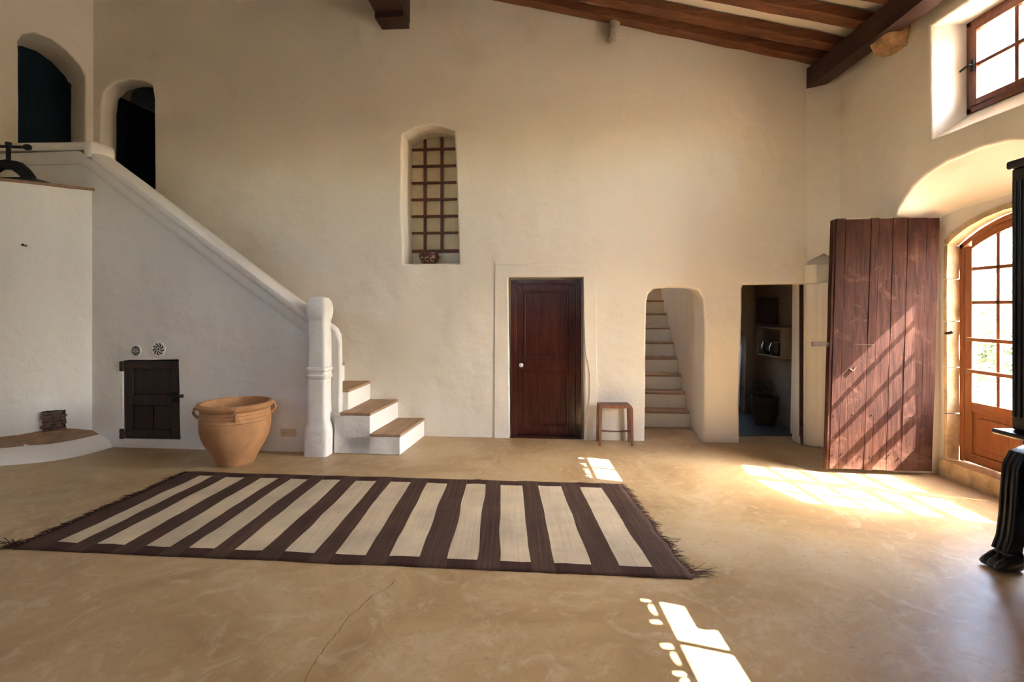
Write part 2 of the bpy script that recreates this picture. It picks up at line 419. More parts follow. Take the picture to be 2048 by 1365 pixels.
while y < 7:
    r = .085 + random.uniform(-.008, .008); xe = XE + random.uniform(-.04, .04)
    k = 8
    ring = lambda x, rr: [(x, y + rr * math.cos(math.pi * j / k), ceil_z(x) + .06 + rr * math.sin(math.pi * j / k) * .9) for j in range(k + 1)] + \
                         [(x, y + (rr - .015) * math.cos(math.pi * j / k), ceil_z(x) + .06 + (rr - .015) * math.sin(math.pi * j / k) * .9) for j in range(k, -1, -1)]
    mb.rings([ring(4.3, r), ring(xe, r)])
    y += .19
mb.build('eave', 'tile', ceiling)

# window wall, looking along -X from inside: local x = along +Y mirrored -> use direct YZ meshes
def yz_slab(name, outer, holes, x0, x1, m, bevel, parent=None):
    """outline in (Y, z), thickness X x0..x1"""
    me = slab_mesh([(p[0], p[1]) for p in outer], holes, 0, x1 - x0, bevel)
    # slab local (x=Y, y=thickness, z) -> world (X = x1 - y , Y = x, z)
    me.transform(Matrix(((0, -1, 0, x1), (1, 0, 0, 0), (0, 0, 1, 0), (0, 0, 0, 1))))
    o = link(name, me, m, parent); me.materials.clear(); me.materials.append(M[m])
    me.polygons.foreach_set('use_smooth', [True] * len(me.polygons)); me.set_sharp_from_angle(angle=R(50))
    w = o.modifiers.new('WN', 'WEIGHTED_NORMAL'); w.keep_sharp = True
    return o
DC = 4.165                                               # middle of the garden door
emb_out = [(5.0, -.08), (5.0, .6), (5.0, 1.3), (5.0, 2.0), (5.0, 2.42), (4.985, 2.52), (4.94, 2.62), (4.86, 2.71), (4.76, 2.80), (4.62, 2.87), (4.4, 2.93), (4.1, 2.955),
           (3.85, 2.93), (3.65, 2.87), (3.5, 2.80), (3.42, 2.71), (3.37, 2.6), (3.34, 2.5), (3.33, 2.4), (3.33, 2.0), (3.33, 1.3), (3.33, .6), (3.33, -.08)]
emb_in = [(4.975, -.08), (4.975, .6), (4.975, 1.3), (4.975, 2.0), (4.975, 2.42), (4.97, 2.5), (4.95, 2.545), (4.90, 2.565), (4.80, 2.58), (4.62, 2.595), (4.4, 2.61), (4.165, 2.62),
          (3.85, 2.61), (3.65, 2.595), (3.5, 2.58), (3.43, 2.56), (3.39, 2.53), (3.37, 2.48), (3.36, 2.4), (3.36, 2.0), (3.36, 1.3), (3.36, .6), (3.36, -.08)]
def win_out(yc): return [(yc + .51, 3.19), (yc + .505, 3.6), (yc + .51, 4.22), (yc - .51, 4.22), (yc - .505, 3.6), (yc - .51, 3.19)]
def win_in(yc): return [(yc + .45, 3.385), (yc + .45, 3.7), (yc + .45, 4.205), (yc - .45, 4.205), (yc - .45, 3.7), (yc - .45, 3.385)]
WY = [4.05, 1.35]
outline = [(-4.4, -.1), (-4.4, 5.0), (6.7, 5.0), (6.7, -.1)]
wall_right = struct(yz_slab('wall_right', outline, [wob(emb_out, .006, .08, 31)] + [wob(win_out(q), .005, .1, 41) for q in WY], XW, XW + .07, 'plaster', .03), 'limewashed window wall with deep arched door recess')
def loft(name, a, b, xa, xb, m, parent, close=False):
    n = len(a); mb = MB()
    rows = [[(xa + (xb - xa) * t, p[0] + (q[0] - p[0]) * t, p[1] + (q[1] - p[1]) * t) for p, q in zip(a, b)] for t in (0, .33, .66, 1)]
    vs = [v for r in rows for v in r]; fs = []
    for i in range(3):
        for j in range(n - (0 if close else 1)): fs.append((i * n + j, i * n + (j + 1) % n, (i + 1) * n + (j + 1) % n, (i + 1) * n + j))
    mb.add(vs, fs); me = mb.mesh(name)
    return link(name, me, m, parent, smooth=40)
loft('door_recess', emb_out, emb_in, XW + .03, 4.25, 'plaster', wall_right)
for q in WY: loft('window_splay', win_out(q), win_in(q), XW + .03, 4.105, 'whitewash', wall_right, True)
arch_i = [(4.90, -.08), (4.90, 2.25), (4.80, 2.34), (4.66, 2.42), (4.48, 2.48), (4.30, 2.515), (DC, 2.52), (4.03, 2.515), (3.85, 2.48), (3.67, 2.42), (3.53, 2.34), (3.43, 2.25), (3.43, -.08)]
win_h = lambda yc: [(yc + .45, 3.385), (yc + .45, 4.38), (yc - .45, 4.38), (yc - .45, 3.385)]
yz_slab('outer_leaf', outline, [arch_i] + [win_h(q) for q in WY], 4.25, 4.45, 'plaster', .01, wall_right)
for q in WY:                                             # stone tunnel between window and outer leaf
    h = win_h(q); hb = [(q + .45, 3.385), (q + .45, 4.205), (q - .45, 4.205), (q - .45, 3.385)]
    loft('outer_reveal', hb, h, 4.10, 4.26, 'stone', wall_right, True)
# dressed stones of the garden door jamb and arch
def jamb_blocks(side):
    zs = [.16, .62, 1.07, 1.52, 1.93, 2.26] if side > 0 else [.16, .55, 1.1, 1.5, 1.9, 2.26]
    for i in range(5):
        y0 = DC + side * (.705); y1 = DC + side * .745
        me = rough_box(4.238, 4.36, min(y0, y1), max(y0, y1), zs[i] + .004, zs[i + 1] - .004, .007, (3, 1, 8), i * 3.3 + side)
        link('jamb_stone', me, 'stone', wall_right, smooth=60)
jamb_blocks(1); jamb_blocks(-1)
pts = [(4.878, 2.255), (4.79, 2.325), (4.65, 2.40), (4.48, 2.46), (4.30, 2.495), (DC, 2.50), (4.03, 2.495), (3.85, 2.46), (3.68, 2.40), (3.54, 2.325), (3.452, 2.255)]
for i in range(0, 10, 2):
    sub = pts[i:i + 3]; up = [(p[0] + (p[0] - DC) * .05, p[1] + .05) for p in sub]
    MB().prism(sub + up[::-1], 4.236, 4.36, 'yz').build('arch_stone', 'stone', wall_right, bevel=.006)
link('threshold_stone', rough_box(4.20, 4.46, 3.46, 4.93, -.02, .165, .014, (3, 12, 3), 5.0), 'stone', wall_right, smooth=50)

# corner of back wall and window wall: chamfer, little squinch, lintel ledge
A0 = bk(3.545, -.004, 0); B0 = Vector((XW - .004, 5.62, 0)); C0 = Vector((XW + .05, 6.12, 0))
def corner(name, zs_lo, zs_hi, a, b, c, m='plaster'):
    mb = MB(); mb.add([(a.x, a.y, zs_lo), (b.x, b.y, zs_lo), (c.x, c.y, zs_lo), (a.x, a.y, zs_hi), (b.x, b.y, zs_hi), (c.x, c.y, zs_hi)],
                      [(0, 2, 1), (3, 4, 5), (0, 1, 4, 3), (1, 2, 5, 4), (2, 0, 3, 5)])
    return mb
# below the ledge: a splayed pier between doorway and window wall
pier = [bk(3.54, .0, 0), bk(3.60, -.09, 0), Vector((3.655, 5.92, 0)), Vector((3.66, 5.62, 0)), Vector((3.72, 5.30, 0)), Vector((XW + .03, 5.12, 0)), Vector((XW + .06, 6.2, 0))]
MB().prism([(p.x, p.y) for p in pier], -.02, 1.955, 'xy').build('corner_pier', 'plaster', wall_right, bevel=.035, seg=3)
# ledge block spanning the corner
led = [bk(3.535, .02, 0), bk(3.535, -.012, 0), bk(3.62, -.115, 0), Vector((3.69, 5.93, 0)), Vector((XW + .03, 5.88, 0)), Vector((XW + .06, 6.2, 0))]
MB().prism([(p.x, p.y) for p in led], 1.945, 2.17, 'xy').build('corner_ledge', 'plaster', wall_right, bevel=.018, seg=3)
# rounded corner above, with the small triangular hollow over the ledge
a = bk(3.52, .012, 0); b = Vector((XW + .012, 5.80, 0)); c = Vector((XW + .05, 6.1, 0)); k = 10
mb = MB(); z0, zt = 2.168, 4.7
arc = []
for q in range(k + 1):
    t = q / k; w = (1 - t) ** 2, 2 * t * (1 - t), t ** 2; m_ = (a + b) * .25 + Vector((c.x - .06, c.y - .075, 0)) * .5
    arc.append(a * w[0] + m_ * w[1] + b * w[2])
zb_ = [z0 + .13 * (1 - abs(2 * q / k - 1)) for q in range(k + 1)]
mb.add([(p.x, p.y, z) for p, z in zip(arc, zb_)] + [(p.x, p.y, zt) for p in arc] + [(c.x, c.y, z0 + .13)],
       [(q, q + 1, k + 2 + q, k + 1 + q) for q in range(k)] + [(q + 1, q, 2 * k + 2) for q in range(k)])
mb.build('corner_round', 'plaster', wall_right, smooth=60)

# left side: oblique upper wall with an arched doorway, then the plain side wall and rear wall
LW = frame((-5.71, 6.81, 0), R(56.3))
arch1 = [(-.735, 2.75), (-.735, 4.82), (-.744, 4.95), (-.70, 5.06), (-.593, 5.13), (-.435, 5.125), (-.281, 5.04), (-.137, 4.90), (-.085, 4.78), (-.08, 2.75)]
struct(slab('wall_left', [(-3.2, -.1), (-3.2, 8.2), (.12, 8.2), (.12, -.1)], [wob(arch1, .005, .08, 51)], 0, .60, 'plaster', .025, LW), 'oblique upper wall with arched doorway above the stair landing')
e = LW @ Vector((-3.15, 0, 0))
me = slab_mesh([(-4.4, -.1), (-4.4, 8.0), (e.y + .1, 8.0), (e.y + .1, -.1)], [[(-.6, 3.5), (-.6, 4.4), (.5, 4.4), (.5, 3.5)]], 0, .3, .02)  # unseen opening added to let in fill light for the window wall
me.transform(Matrix(((0, -1, 0, -7.45), (1, 0, 0, 0), (0, 0, 1, 0), (0, 0, 0, 1))))
o = link('wall_side', me, 'plaster'); me.materials.clear(); me.materials.append(M['plaster'])
struct(o, 'side wall out of view on the left with one high opening added for fill light')
portal(-7.8, -.05, 3.95, 1.1, .9, (R(90), 0, R(-90)))
# rear wall behind the photographer, its two openings added for fill light
me = slab_mesh([(-7.7, -.1), (-7.7, 8.0), (4.4, 5.0), (4.4, -.1)], [[(-2.1, 3.3), (-2.1, 4.1), (-1.5, 4.1), (-1.5, 3.3)], [(1.2, 3.3), (1.2, 4.1), (1.8, 4.1), (1.8, 3.3)]], -.25, .25, .02)
o = link('wall_rear', me, 'plaster', None, mtx=Matrix.Translation((0, -4.2, 0))); me.materials.clear(); me.materials.append(M['plaster'])
struct(o, 'rear wall behind the photographer with two high openings added for fill light')
for q in (-1.8, 1.5): portal(q, -4.5, 3.7, .6, .8, (R(90), 0, R(180)))

# ------------------------------------------------------------------ rooms behind the back wall
def room(name, faces_boxes, m='plaster'):
    mb = MB()
    for b_ in faces_boxes: mb.box(*b_)
    return mb
# stairwell with its own flight of steps
mb = MB()
mb.box(2.392, 2.50, .5, 4.2, -.02, 5.2); mb.box(1.35, 1.45, .5, 4.2, -.02, 5.2); mb.box(1.35, 2.5, 4.1, 4.2, -.02, 5.2); mb.box(1.35, 2.5, .5, 2.9, 5.1, 5.2); mb.box(1.35, 2.5, 3.35, 4.2, 5.1, 5.2)  # ceiling gap added to let sky light down onto the steps
mb.box(1.35, 2.5, .5, .56, 1.95, 5.2)
sw = mb.build('wall_stairwell', 'plaster', mtx=BK); struct(sw, 'plaster stairwell walls behind the arched opening')
st2 = empty('inner_staircase', BK @ Vector((2.0, .6, 0)), ANG)
tag(st2, 'narrow plastered stair with brown nosings climbing inside the arched opening', 'staircase')
for i in range(9):
    y0 = .14 + .235 * i
    MB().box(-.55, .392, y0, y0 + .29, .222 * i - .02 if i else 0, .222 * (i + 1) - .022).build('riser', 'plaster', st2, bevel=.008)
    MB().box(-.55, .384, y0 - .018, y0 + .26, .222 * (i + 1) - .028, .222 * (i + 1) + .004).build('tread', 'tread_dark' if False else 'tread', st2, bevel=.006)

# back room seen through the right doorway (world aligned)
mb = MB()
mb.box(3.80, 3.95, 6.45, 7.9, -.02, 2.4)                      # side wall on the right
mb.box(3.66, 3.95, 7.82, 7.98, -.02, 2.4)                     # end wall beside the arch
mb.box(2.72, 3.95, 6.5, 10.2, 2.4, 2.5); mb.box(2.72, 2.80, 6.85, 10.2, -.02, 2.5)
M['pantry_dim'] = plaster('dimmed_plaster', (.17, .115, .08), (.24, .17, .12), (.09, .06, .045))  # darkened plaster copy: the pantry's dimness is put into the colour
rb = mb.build('wall_pantry', 'pantry_dim'); struct(rb, 'dim plaster walls of the pantry beyond the doorway')
M['pantry_wall'] = M['plaster']
arch_p = [(2.95, -.05), (2.95, 1.15), (3.0, 1.30), (3.12, 1.40), (3.3, 1.44), (3.48, 1.42), (3.60, 1.34), (3.66, 1.20), (3.68, 1.0), (3.655, .4), (3.64, -.05)]
me = slab_mesh([(2.75, -.02), (2.75, 2.4), (3.75, 2.4), (3.75, -.02)], [wob(arch_p, .01, .08, 61)], 7.80, 7.98, .02)
o = link('pantry_arch', me, 'pantry_dim', rb); me.materials.clear(); me.materials.append(M['pantry_dim'])
# the room beyond the arch with a small window that lights its jamb
mb = MB(); mb.box(2.72, 4.2, 10.1, 10.2, -.02, .9); mb.box(2.72, 4.2, 10.1, 10.2, 1.6, 2.5); mb.box(2.72, 2.80, 10.1, 10.2, .8, 1.7); mb.box(3.25, 4.2, 10.1, 10.2, .8, 1.7)
mb.box(3.95, 4.2, 7.9, 10.2, -.02, 2.5); mb.box(3.8, 4.2, 6.45, 6.5, -.02, 2.5); mb.box(2.72, 4.2, 7.9, 10.2, 2.4, 2.52)
mb.build('pantry_end_wall', 'plaster', rb)
M['dark_floor'] = simple('pantry_dark_floor', (.045, .05, .055), .45, 0, .5, 5, .3)  # dark sheet added over the floor to dim the pantry by colour
MB().box(2.81, 3.80, 6.42, 10.1, .0005, .004).build('pantry_floor', 'dark_floor', rb)
portal(3.0, 10.3, 1.25, .5, .7, (R(90), 0, 0))
for yy in (6.75, 7.15, 7.55):
    tag(link('pantry_beam', rough_box(2.81, 3.79, yy, yy + .15, 2.14, 2.40, .012, (5, 2, 2), yy), 'beam', None, smooth=40),
        'dark ceiling beam in the pantry, %s' % {6.75: 'nearest the doorway', 7.15: 'the middle one of three', 7.55: 'nearest the inner arch'}[yy], 'beam', 'pantry ceiling beams')
# shelf niche on the pantry wall
sh = empty('wall_shelf', (3.80, 7.1, .98)); tag(sh, 'white box shelf on the pantry wall holding two dark pots', 'shelf')
for args in ((-.14, 0, -.32, .38, -.03, 0), (-.14, 0, -.32, .38, .37, .40)): MB().box(*args).build('board', 'pantry_dim', sh, bevel=.008)
for args in ((-.14, 0, -.32, -.27, 0, .37), (-.14, 0, .33, .38, 0, .37)): MB().box(*args).build('side_board', 'pantry_dim', sh, bevel=.008)
for i, yy in enumerate((7.02, 7.24)):
    q = MB().lathe([(.05, .981), (.085, 1.03), (.09, 1.1), (.07, 1.15), (.075, 1.165)], 16, (3.71, yy)).build('dark_pot', 'darkpot', None, smooth=50)
    tag(q, 'small round dark pot on the pantry shelf, %s' % ('nearer the doorway' if i == 0 else 'nearer the inner arch'), 'pot', 'pots on the pantry shelf')
hb = MB().box(3.74, 3.80, 7.12, 7.66, 1.42, 1.80).build('wall_hatch', 'darkdoor', None, bevel=.01)
tag(hb, 'dark square wooden hatch high on the pantry wall', 'hatch')
ch = empty('plant_basket', (3.56, 7.05, 0)); tag(ch, 'dark wicker basket with leafy plant on the pantry floor', 'basket')
MB().lathe([(.13, 0), (.17, .2), (.185, .4), (.165, .41), (.15, .3)], 20).build('basket', 'wicker', ch, smooth=50)
mb = MB()
for i in range(70):
    a = random.uniform(0, 6.28); r0 = random.uniform(0, .16); h = random.uniform(.42, .6); d = Vector((math.cos(a), math.sin(a), random.uniform(-.2, .5))) * .08
    p = Vector((r0 * math.cos(a), r0 * math.sin(a), h)); w = Vector((-math.sin(a), math.cos(a), 0)) * .03
    mb.add([p, p + d * .5 + w, p + d, p + d * .5 - w], [(0, 1, 2, 3)])
tag(mb.build('foliage', 'leaf', ch), kind='stuff')
# wooden edge of the pantry door frame
fr = MB().box(3.502, 3.523, -.012, .05, .0, 1.93).build('door_post', 'old_door', None, mtx=BK, bevel=.004)
tag(fr, 'narrow dark wooden post edging the pantry doorway', 'door frame')

# ------------------------------------------------------------------ staircase on the left
ZT = lambda u: 1.61 - .724 * (u + 2.26)
stw = slab('wall_stair', [(-2.13, -.02), (-2.13, ZT(-2.13) - .2), (-5.02, ZT(-5.02) - .14), (-6.6, ZT(-5.02) - .14), (-6.6, -.02)],
           [wob([(-4.535, .10), (-4.545, 1.03), (-3.848, 1.045), (-3.825, .105)], .006, .08, 71)], -.813, -.62, 'whitewash', .012, BK)
struct(stw, 'white plaster wall carrying the staircase')
stc = empty('staircase', BK @ Vector((-1.15, -.4, 0)), ANG)
tag(stc, 'white plastered staircase with brown treads, sloping parapet and square newel', 'staircase')
ox, oe = 1.15, .4                                        # back-wall coordinates -> staircase coordinates
def sc(u, e, z): return (u + ox, e + oe, z)
RUN, RISE = .345, .234
for k in range(12):
    u1 = -1.15 - RUN * k; front = -.845 if k < 2 else -.70
    u0 = u1 - (RUN + .05) if k else u1 - .8
    if k == 1: u0 = u1 - .45
    z0 = 0 if k < 3 else RISE * (k - 1)
    a = sc(u0, front, 0); b = sc(u1, -.004, 0)
    mb = MB()
    if k < 2:
        sk = .055
        mb.prism([(a[0], a[1]), (b[0] - sk * .6, a[1]), (b[0] + sk * .4, b[1]), (a[0], b[1])], z0, RISE * (k + 1) - .03, 'xy')
    else: mb.box(a[0], b[0], a[1], b[1], z0, RISE * (k + 1) - .03)
    mb.build('riser', 'whitewash', stc, bevel=.012, seg=3)
    u0t = u1 - RUN - .01
    at = sc(u0t, front - .006, 0); bt = sc(u1 + .006, -.004, 0)
    mb = MB(); sk = .055 if k < 2 else 0
    mb.prism([(at[0] - sk * .5, at[1]), (bt[0] - sk * .6, at[1]), (bt[0] + sk * .4, bt[1]), (at[0], bt[1])], RISE * (k + 1) - .032, RISE * (k + 1), 'xy')
    mb.build('tread', 'tread', stc, bevel=.007)
MB().box(*[q for pr in zip(sc(-6.7, -.64, 2.6), sc(-1.15 - RUN * 12 + .05, -.004, 2.808)) for q in pr]).build('landing', 'tread', stc)
# parapet cap (rounded) and the moulding under it
def sweep(prof, path):
    """profile (e, dz) carried along (u, z) path"""
    return [[sc(u, e, z + dz) for e, dz in prof] for u, z in path]
cap = [(-.895, -.03), (-.897, -.07), (-.885, -.115), (-.86, -.13), (-.60, -.13), (-.575, -.11), (-.57, -.06), (-.585, -.02), (-.63, .0), (-.73, .012), (-.83, .004), (-.875, -.012)]
us = [-2.14 - (4.86 - 2.14) * i / 24 for i in range(25)]
jit = lambda u: noise.noise(Vector((u * 2.2, 3, 0))) * .007
MB().rings(sweep(cap, [(u, ZT(u) + jit(u)) for u in us])).build('parapet_cap', 'whitewash', stc, smooth=50)
mo = [(-.845, -.13), (-.852, -.16), (-.845, -.255), (-.83, -.275), (-.66, -.275), (-.66, -.13)]
us2 = us + [-4.95, -5.06]
MB().rings(sweep(mo, [(u, ZT(u) + jit(u)) for u in us2] + [(-5.12, ZT(-5.06) + .0), (-6.55, ZT(-5.06) - .01)])).build('parapet_moulding', 'whitewash', stc, smooth=40)
zl = 3.61
capl = [(-.885, -.03), (-.89, -.06), (-.875, -.10), (-.60, -.10), (-.57, -.06), (-.59, -.01), (-.73, .008), (-.85, .0)]
MB().rings(sweep(capl, [(-4.95, zl), (-5.3, zl + .003), (-5.8, zl + .012), (-6.55, zl + .02)])).build('landing_cap', 'whitewash', stc, smooth=50)
sup = lambda hw, z, cx, ce, p=6, k=32, hd=None: [sc(cx + hw * math.copysign(abs(math.cos(t)) ** (2 / p), math.cos(t)), ce + (hd or hw) * math.copysign(abs(math.sin(t)) ** (2 / p), math.sin(t)), z) for t in [2 * math.pi * j / k for j in range(k)]]
MB().rings([sup(w, z, -4.90, -.75, 4, hd=h) for w, z, h in ((.055, 3.42, .14), (.075, 3.46, .155), (.08, 3.54, .16), (.07, 3.595, .15), (.03, 3.62, .1))]).build('parapet_stop', 'whitewash', stc, smooth=50)
# newel post
prof = [(.150, 0), (.150, .27), (.140, .31), (.118, .37), (.113, .60), (.112, .85), (.126, .865), (.128, .895), (.114, .905), (.116, .935), (.132, .95), (.130, .975), (.112, .99), (.110, 1.2), (.107, 1.50), (.112, 1.525), (.118, 1.535), (.128, 1.60), (.127, 1.66), (.112, 1.72), (.085, 1.762), (.04, 1.775)]
MB().rings([sup(w * .93, z, -2.11 + .004 * math.sin(z * 7), -.85, 7, 40) for w, z in prof]).build('newel_post', 'whitewash', stc, smooth=40)
wing = [(-2.15, .0), (-1.915, .0), (-1.905, .6), (-1.91, 1.25), (-1.92, 1.34), (-1.955, 1.41), (-1.99, 1.445), (-2.15, 1.54)]
wm = slab('newel_wing', [(p[0] + ox, p[1]) for p in wing], [], -.775 + oe, -.69 + oe, 'whitewash', .03, None, stc)

MB().tube([sc(u, -.775, z) for u, z in ((-1.925, .45), (-1.92, .8), (-1.925, 1.24), (-1.938, 1.33), (-1.965, 1.385), (-2.0, 1.415), (-2.08, 1.46))], .022, 10).build('wing_roll', 'whitewash', stc, smooth=60)
# cupboard door under the stair
cd = empty('cupboard_door', BK @ Vector((-4.18, -.80, .10)), ANG); tag(cd, 'small black-brown panelled cupboard door under the stair', 'cupboard door')
for nm, (x0, x1, z0, z1) in (('stile', (-.345, -.245, .01, .925)), ('stile', (.245, .345, .01, .925)), ('rail', (-.245, .245, .01, .11)), ('rail', (-.245, .245, .40, .52)), ('rail', (-.245, .245, .83, .925))):
    MB().box(x0, x1, -.005, .035, z0, z1).build(nm, 'darkdoor', cd, bevel=.005)
MB().box(-.245, .245, .012, .03, .52, .83).build('panel', 'darkdoor', cd, bevel=.01)
MB().box(-.245, -.005, .012, .03, .11, .40).build('panel', 'darkdoor', cd, bevel=.01)
MB().box(.005, .245, .010, .03, .11, .40).build('panel', 'darkdoor', cd, bevel=.01)
MB().box(-.345, .345, .036, .06, .0, .93).build('backing', 'soot_shade', cd)
for z in (.86, .06):
    MB().box(-.40, -.355, -.024, .0, z - .06, z + .06).box(-.36, -.06, -.014, -.005, z - .018, z + .018).build('hinge', 'rust', cd, bevel=.004)
MB().box(.22, .39, -.022, -.006, .505, .53).build('bolt', 'iron', cd, bevel=.003)
MB().box(.365, .40, -.024, .0, .498, .538).build('bolt_keeper', 'rust', cd, bevel=.003)
MB().box(.25, .33, -.011, -.004, .44, .56).build('lock_plate', 'iron', cd, bevel=.003)
# ventilation rosettes above it
def rosette(u, z, r, n, curved, label):
    t = empty('vent_rosette', BK @ Vector((u, -.813, z)), ANG); tag(t, label, 'vent', 'vents over the cupboard')
    mb = MB(); k = 32
    ring = lambda rr, y: [(rr * math.cos(2 * math.pi * j / k), y, rr * math.sin(2 * math.pi * j / k)) for j in range(k)]
    mb.rings([ring(r * 1.18, .003), ring(r * 1.12, -.005), ring(r * .95, -.007), ring(r * .93, -.001)], False, True)
    mb.build('plate', 'whitewash', t, smooth=40)
    for i in range(n):
        a = 2 * math.pi * i / n; mb = MB(); L = []
        for s_, wd in ((.30, .04 if not curved else .05), (.6, .085 if not curved else .09), (.9, .13 if not curved else .10)):
            aa = a + (curved * (s_ - .3)); c_ = Vector((math.cos(aa), math.sin(aa))) * r * s_; t_ = Vector((-math.sin(aa), math.cos(aa))) * r * wd
            L.append((c_ - t_, c_ + t_))
        pts = [q[0] for q in L] + [q[1] for q in L[::-1]]
        mb.prism([(q.x, q.y) for q in pts], -.0045, -.0015, 'xz'); mb.build('slot', 'soot_shade', t)
    mb = MB(); mb.prism([(r * .14 * math.cos(j), r * .14 * math.sin(j)) for j in [2 * math.pi * q / 12 for q in range(12)]], -.0045, -.0015, 'xz'); mb.build('centre_hole', 'soot_shade', t)
rosette(-4.377, 1.143, .062, 12, 0.0, 'smaller round vent with straight radial slots over the cupboard door')
rosette(-4.094, 1.163, .080, 9, 1.0, 'larger round vent with swirling curved slots over the cupboard door')
# double socket
sk = empty('wall_socket', BK @ Vector((-2.5, -.813, .22)), ANG); tag(sk, 'ivory double wall socket beside the newel post', 'socket')
MB().box(-.092, .092, -.010, .0, -.045, .045).build('plate', 'socket', sk, bevel=.004)
for x in (-.045, .045):
    mb = MB(); k = 20
    ring = lambda rr, y: [(x + rr * math.cos(2 * math.pi * j / k), y, rr * math.sin(2 * math.pi * j / k)) for j in range(k)]
    o = mb.rings([ring(.034, -.009), ring(.034, -.014), ring(.028, -.014), ring(.026, -.0105)], False, True).build('outlet', 'socket', sk, smooth=40)
    for dx in (-.010, .010):
        MB().prism([(x + dx + .004 * math.cos(j), .004 * math.sin(j)) for j in [2 * math.pi * q / 8 for q in range(8)]], -.0125, -.0100, 'xz').build('hole', 'socket_dark', o)

# ------------------------------------------------------------------ rounded oven mass with bench on the far left
plan = smooth_poly([(-4.94, 6.02), (-4.99, 5.92), (-5.17, 5.80), (-5.35, 5.64), (-5.55, 5.50), (-5.9, 5.37), (-6.5, 5.25), (-7.3, 5.15)], 2, False)
ov = empty('bread_oven', (-5.6, 5.6, 0)); tag(ov, 'rounded whitewashed oven block with a thin brown slab on top', 'oven')
loc = lambda p: (p[0] + 5.6, p[1] - 5.6)
back = [(-7.3, 6.1), (-4.94, 6.1)]
def plan_prism(pts, z0, z1): return MB().prism([loc(p) for p in pts + back], z0, z1, 'xy')
plan_prism(plan, 0, 3.04).build('oven_body', 'whitewash', ov, smooth=30)
pl2 = [(p[0] + .022, p[1] - .02) for p in plan]
plan_prism(pl2, 3.04, 3.07).build('top_slab', 'bench', ov, smooth=30)
bn = smooth_poly([(-4.72, 5.935), (-4.74, 5.78), (-4.80, 5.55), (-4.95, 5.36), (-5.3, 5.22), (-5.8, 5.08), (-6.6, 4.9), (-7.3, 4.82)], 2, False)
bt = smooth_poly([(-4.86, 5.93), (-4.88, 5.80), (-4.93, 5.62), (-5.06, 5.46), (-5.38, 5.31), (-5.86, 5.17), (-6.62, 5.0), (-7.3, 4.92)], 2, False)
be = empty('hearth_bench', (-5.3, 5.4, 0)); tag(be, 'low white bench with a worn brown top at the foot of the oven', 'bench')
lb = lambda p, z: (p[0] + 5.3, p[1] - 5.4, z)
n = len(bn); wv = lambda i, a: a * noise.noise(Vector((i * .35, 4, 0)))
mb = MB(); rows = [[lb(p, 0) for p in bn], [lb((a[0] * .55 + b[0] * .45, a[1] * .55 + b[1] * .45), .085) for a, b in zip(bn, bt)], [lb((p[0], p[1] + wv(i, .03)), .130) for i, p in enumerate(bt)], [lb((p[0] - .02, p[1] + .03 + wv(i, .03)), .142) for i, p in enumerate(bt)], [lb((p[0] - .3, p[1] + .3), .30) for p in bt]]
fs = []
for i in range(4):
    for j in range(n - 1): fs.append((i * n + j, i * n + j + 1, (i + 1) * n + j + 1, (i + 1) * n + j))
mb.add([v for r in rows for v in r], fs); mb.build('bench_body', 'whitewash', be, smooth=40)
mb = MB(); mb.add([lb((p[0] - .03, p[1] + .04 + wv(i, .04)), .150) for i, p in enumerate(bt)] + [lb((p[0] - .3, p[1] + .3), .304) for p in bt], [(j, j + 1, n + j + 1, n + j) for j in range(n - 1)])
mb.build('bench_top', 'bench', be)
# bricked-up fire hole in the oven face
fh = empty('brick_fire_hole', (-5.235, 5.715, .24), math.atan2(5.64 - 5.80, -5.35 + 5.17) + math.pi); tag(fh, 'small sooty bricked-up hole low in the oven wall', 'fire hole')
link('hole', rough_box(-.098, .098, -.006, .06, .008, .232, .012, (6, 1, 6), 4.0, 30), 'soot_shade', fh, smooth=50)
zz = .005
for r_ in range(6):
    h = .034; x = -.105 + random.uniform(-.012, .012)
    while x < .075:
        w = random.uniform(.06, .12); w = min(w, .105 + random.uniform(-.012, .012) - x)
        o = link('brick', rough_box(x, x + w - .006, -.020 + random.uniform(-.006, .008), .0, zz, zz + h - .005, .006, (3, 1, 1), x * 9 + r_, 20), 'brick', fh, smooth=50)
        x += w
    zz += h + .004
# nail in the oven wall
nl = MB().tube([(-5.43, 5.60, 2.34), (-5.40, 5.52, 2.345)], .008, 6).tube([(-5.40, 5.52, 2.345), (-5.398, 5.515, 2.345)], .014, 8).build('nail', 'iron', None)
tag(nl, 'black nail sticking out of the oven wall', 'nail')

# iron press on the oven
pr = empty('iron_press', (-5.66, 5.62, 3.07)); tag(pr, 'black cast iron screw press with T handle on top of the oven', 'press')
arch = [(-.30, .0), (-.29, .07), (-.24, .16), (-.17, .205), (0.0, .22), (.13, .20), (.22, .12), (.28, .04), (.30, .0), (.19, .0), (.13, .06), (.04, .12), (-.08, .12), (-.17, .06), (-.2, .0)]
MB().prism([(p[0], p[1] + .02) for p in arch], -.04, .04, 'xz').build('frame', 'iron', pr, bevel=.008)
MB().prism([(-.40, .0), (-.38, .025), (.33, .028), (.42, .0)], -.10, .10, 'xz').build('base', 'iron', pr, bevel=.006)
MB().tube([(0, 0, .2), (0, 0, .43)], .022, 10).build('screw', 'iron', pr, smooth=40)
MB().tube([(-.26, 0, .40), (.23, 0, .385)], .017, 8).tube([(.17, 0, .387), (.185, 0, .387), (.21, 0, .386), (.24, 0, .385), (.255, 0, .385)], [.017, .03, .036, .03, .01], 10).tube([(0, 0, .41), (0, 0, .44)], .03, 10).build('handle', 'iron', pr, smooth=50)

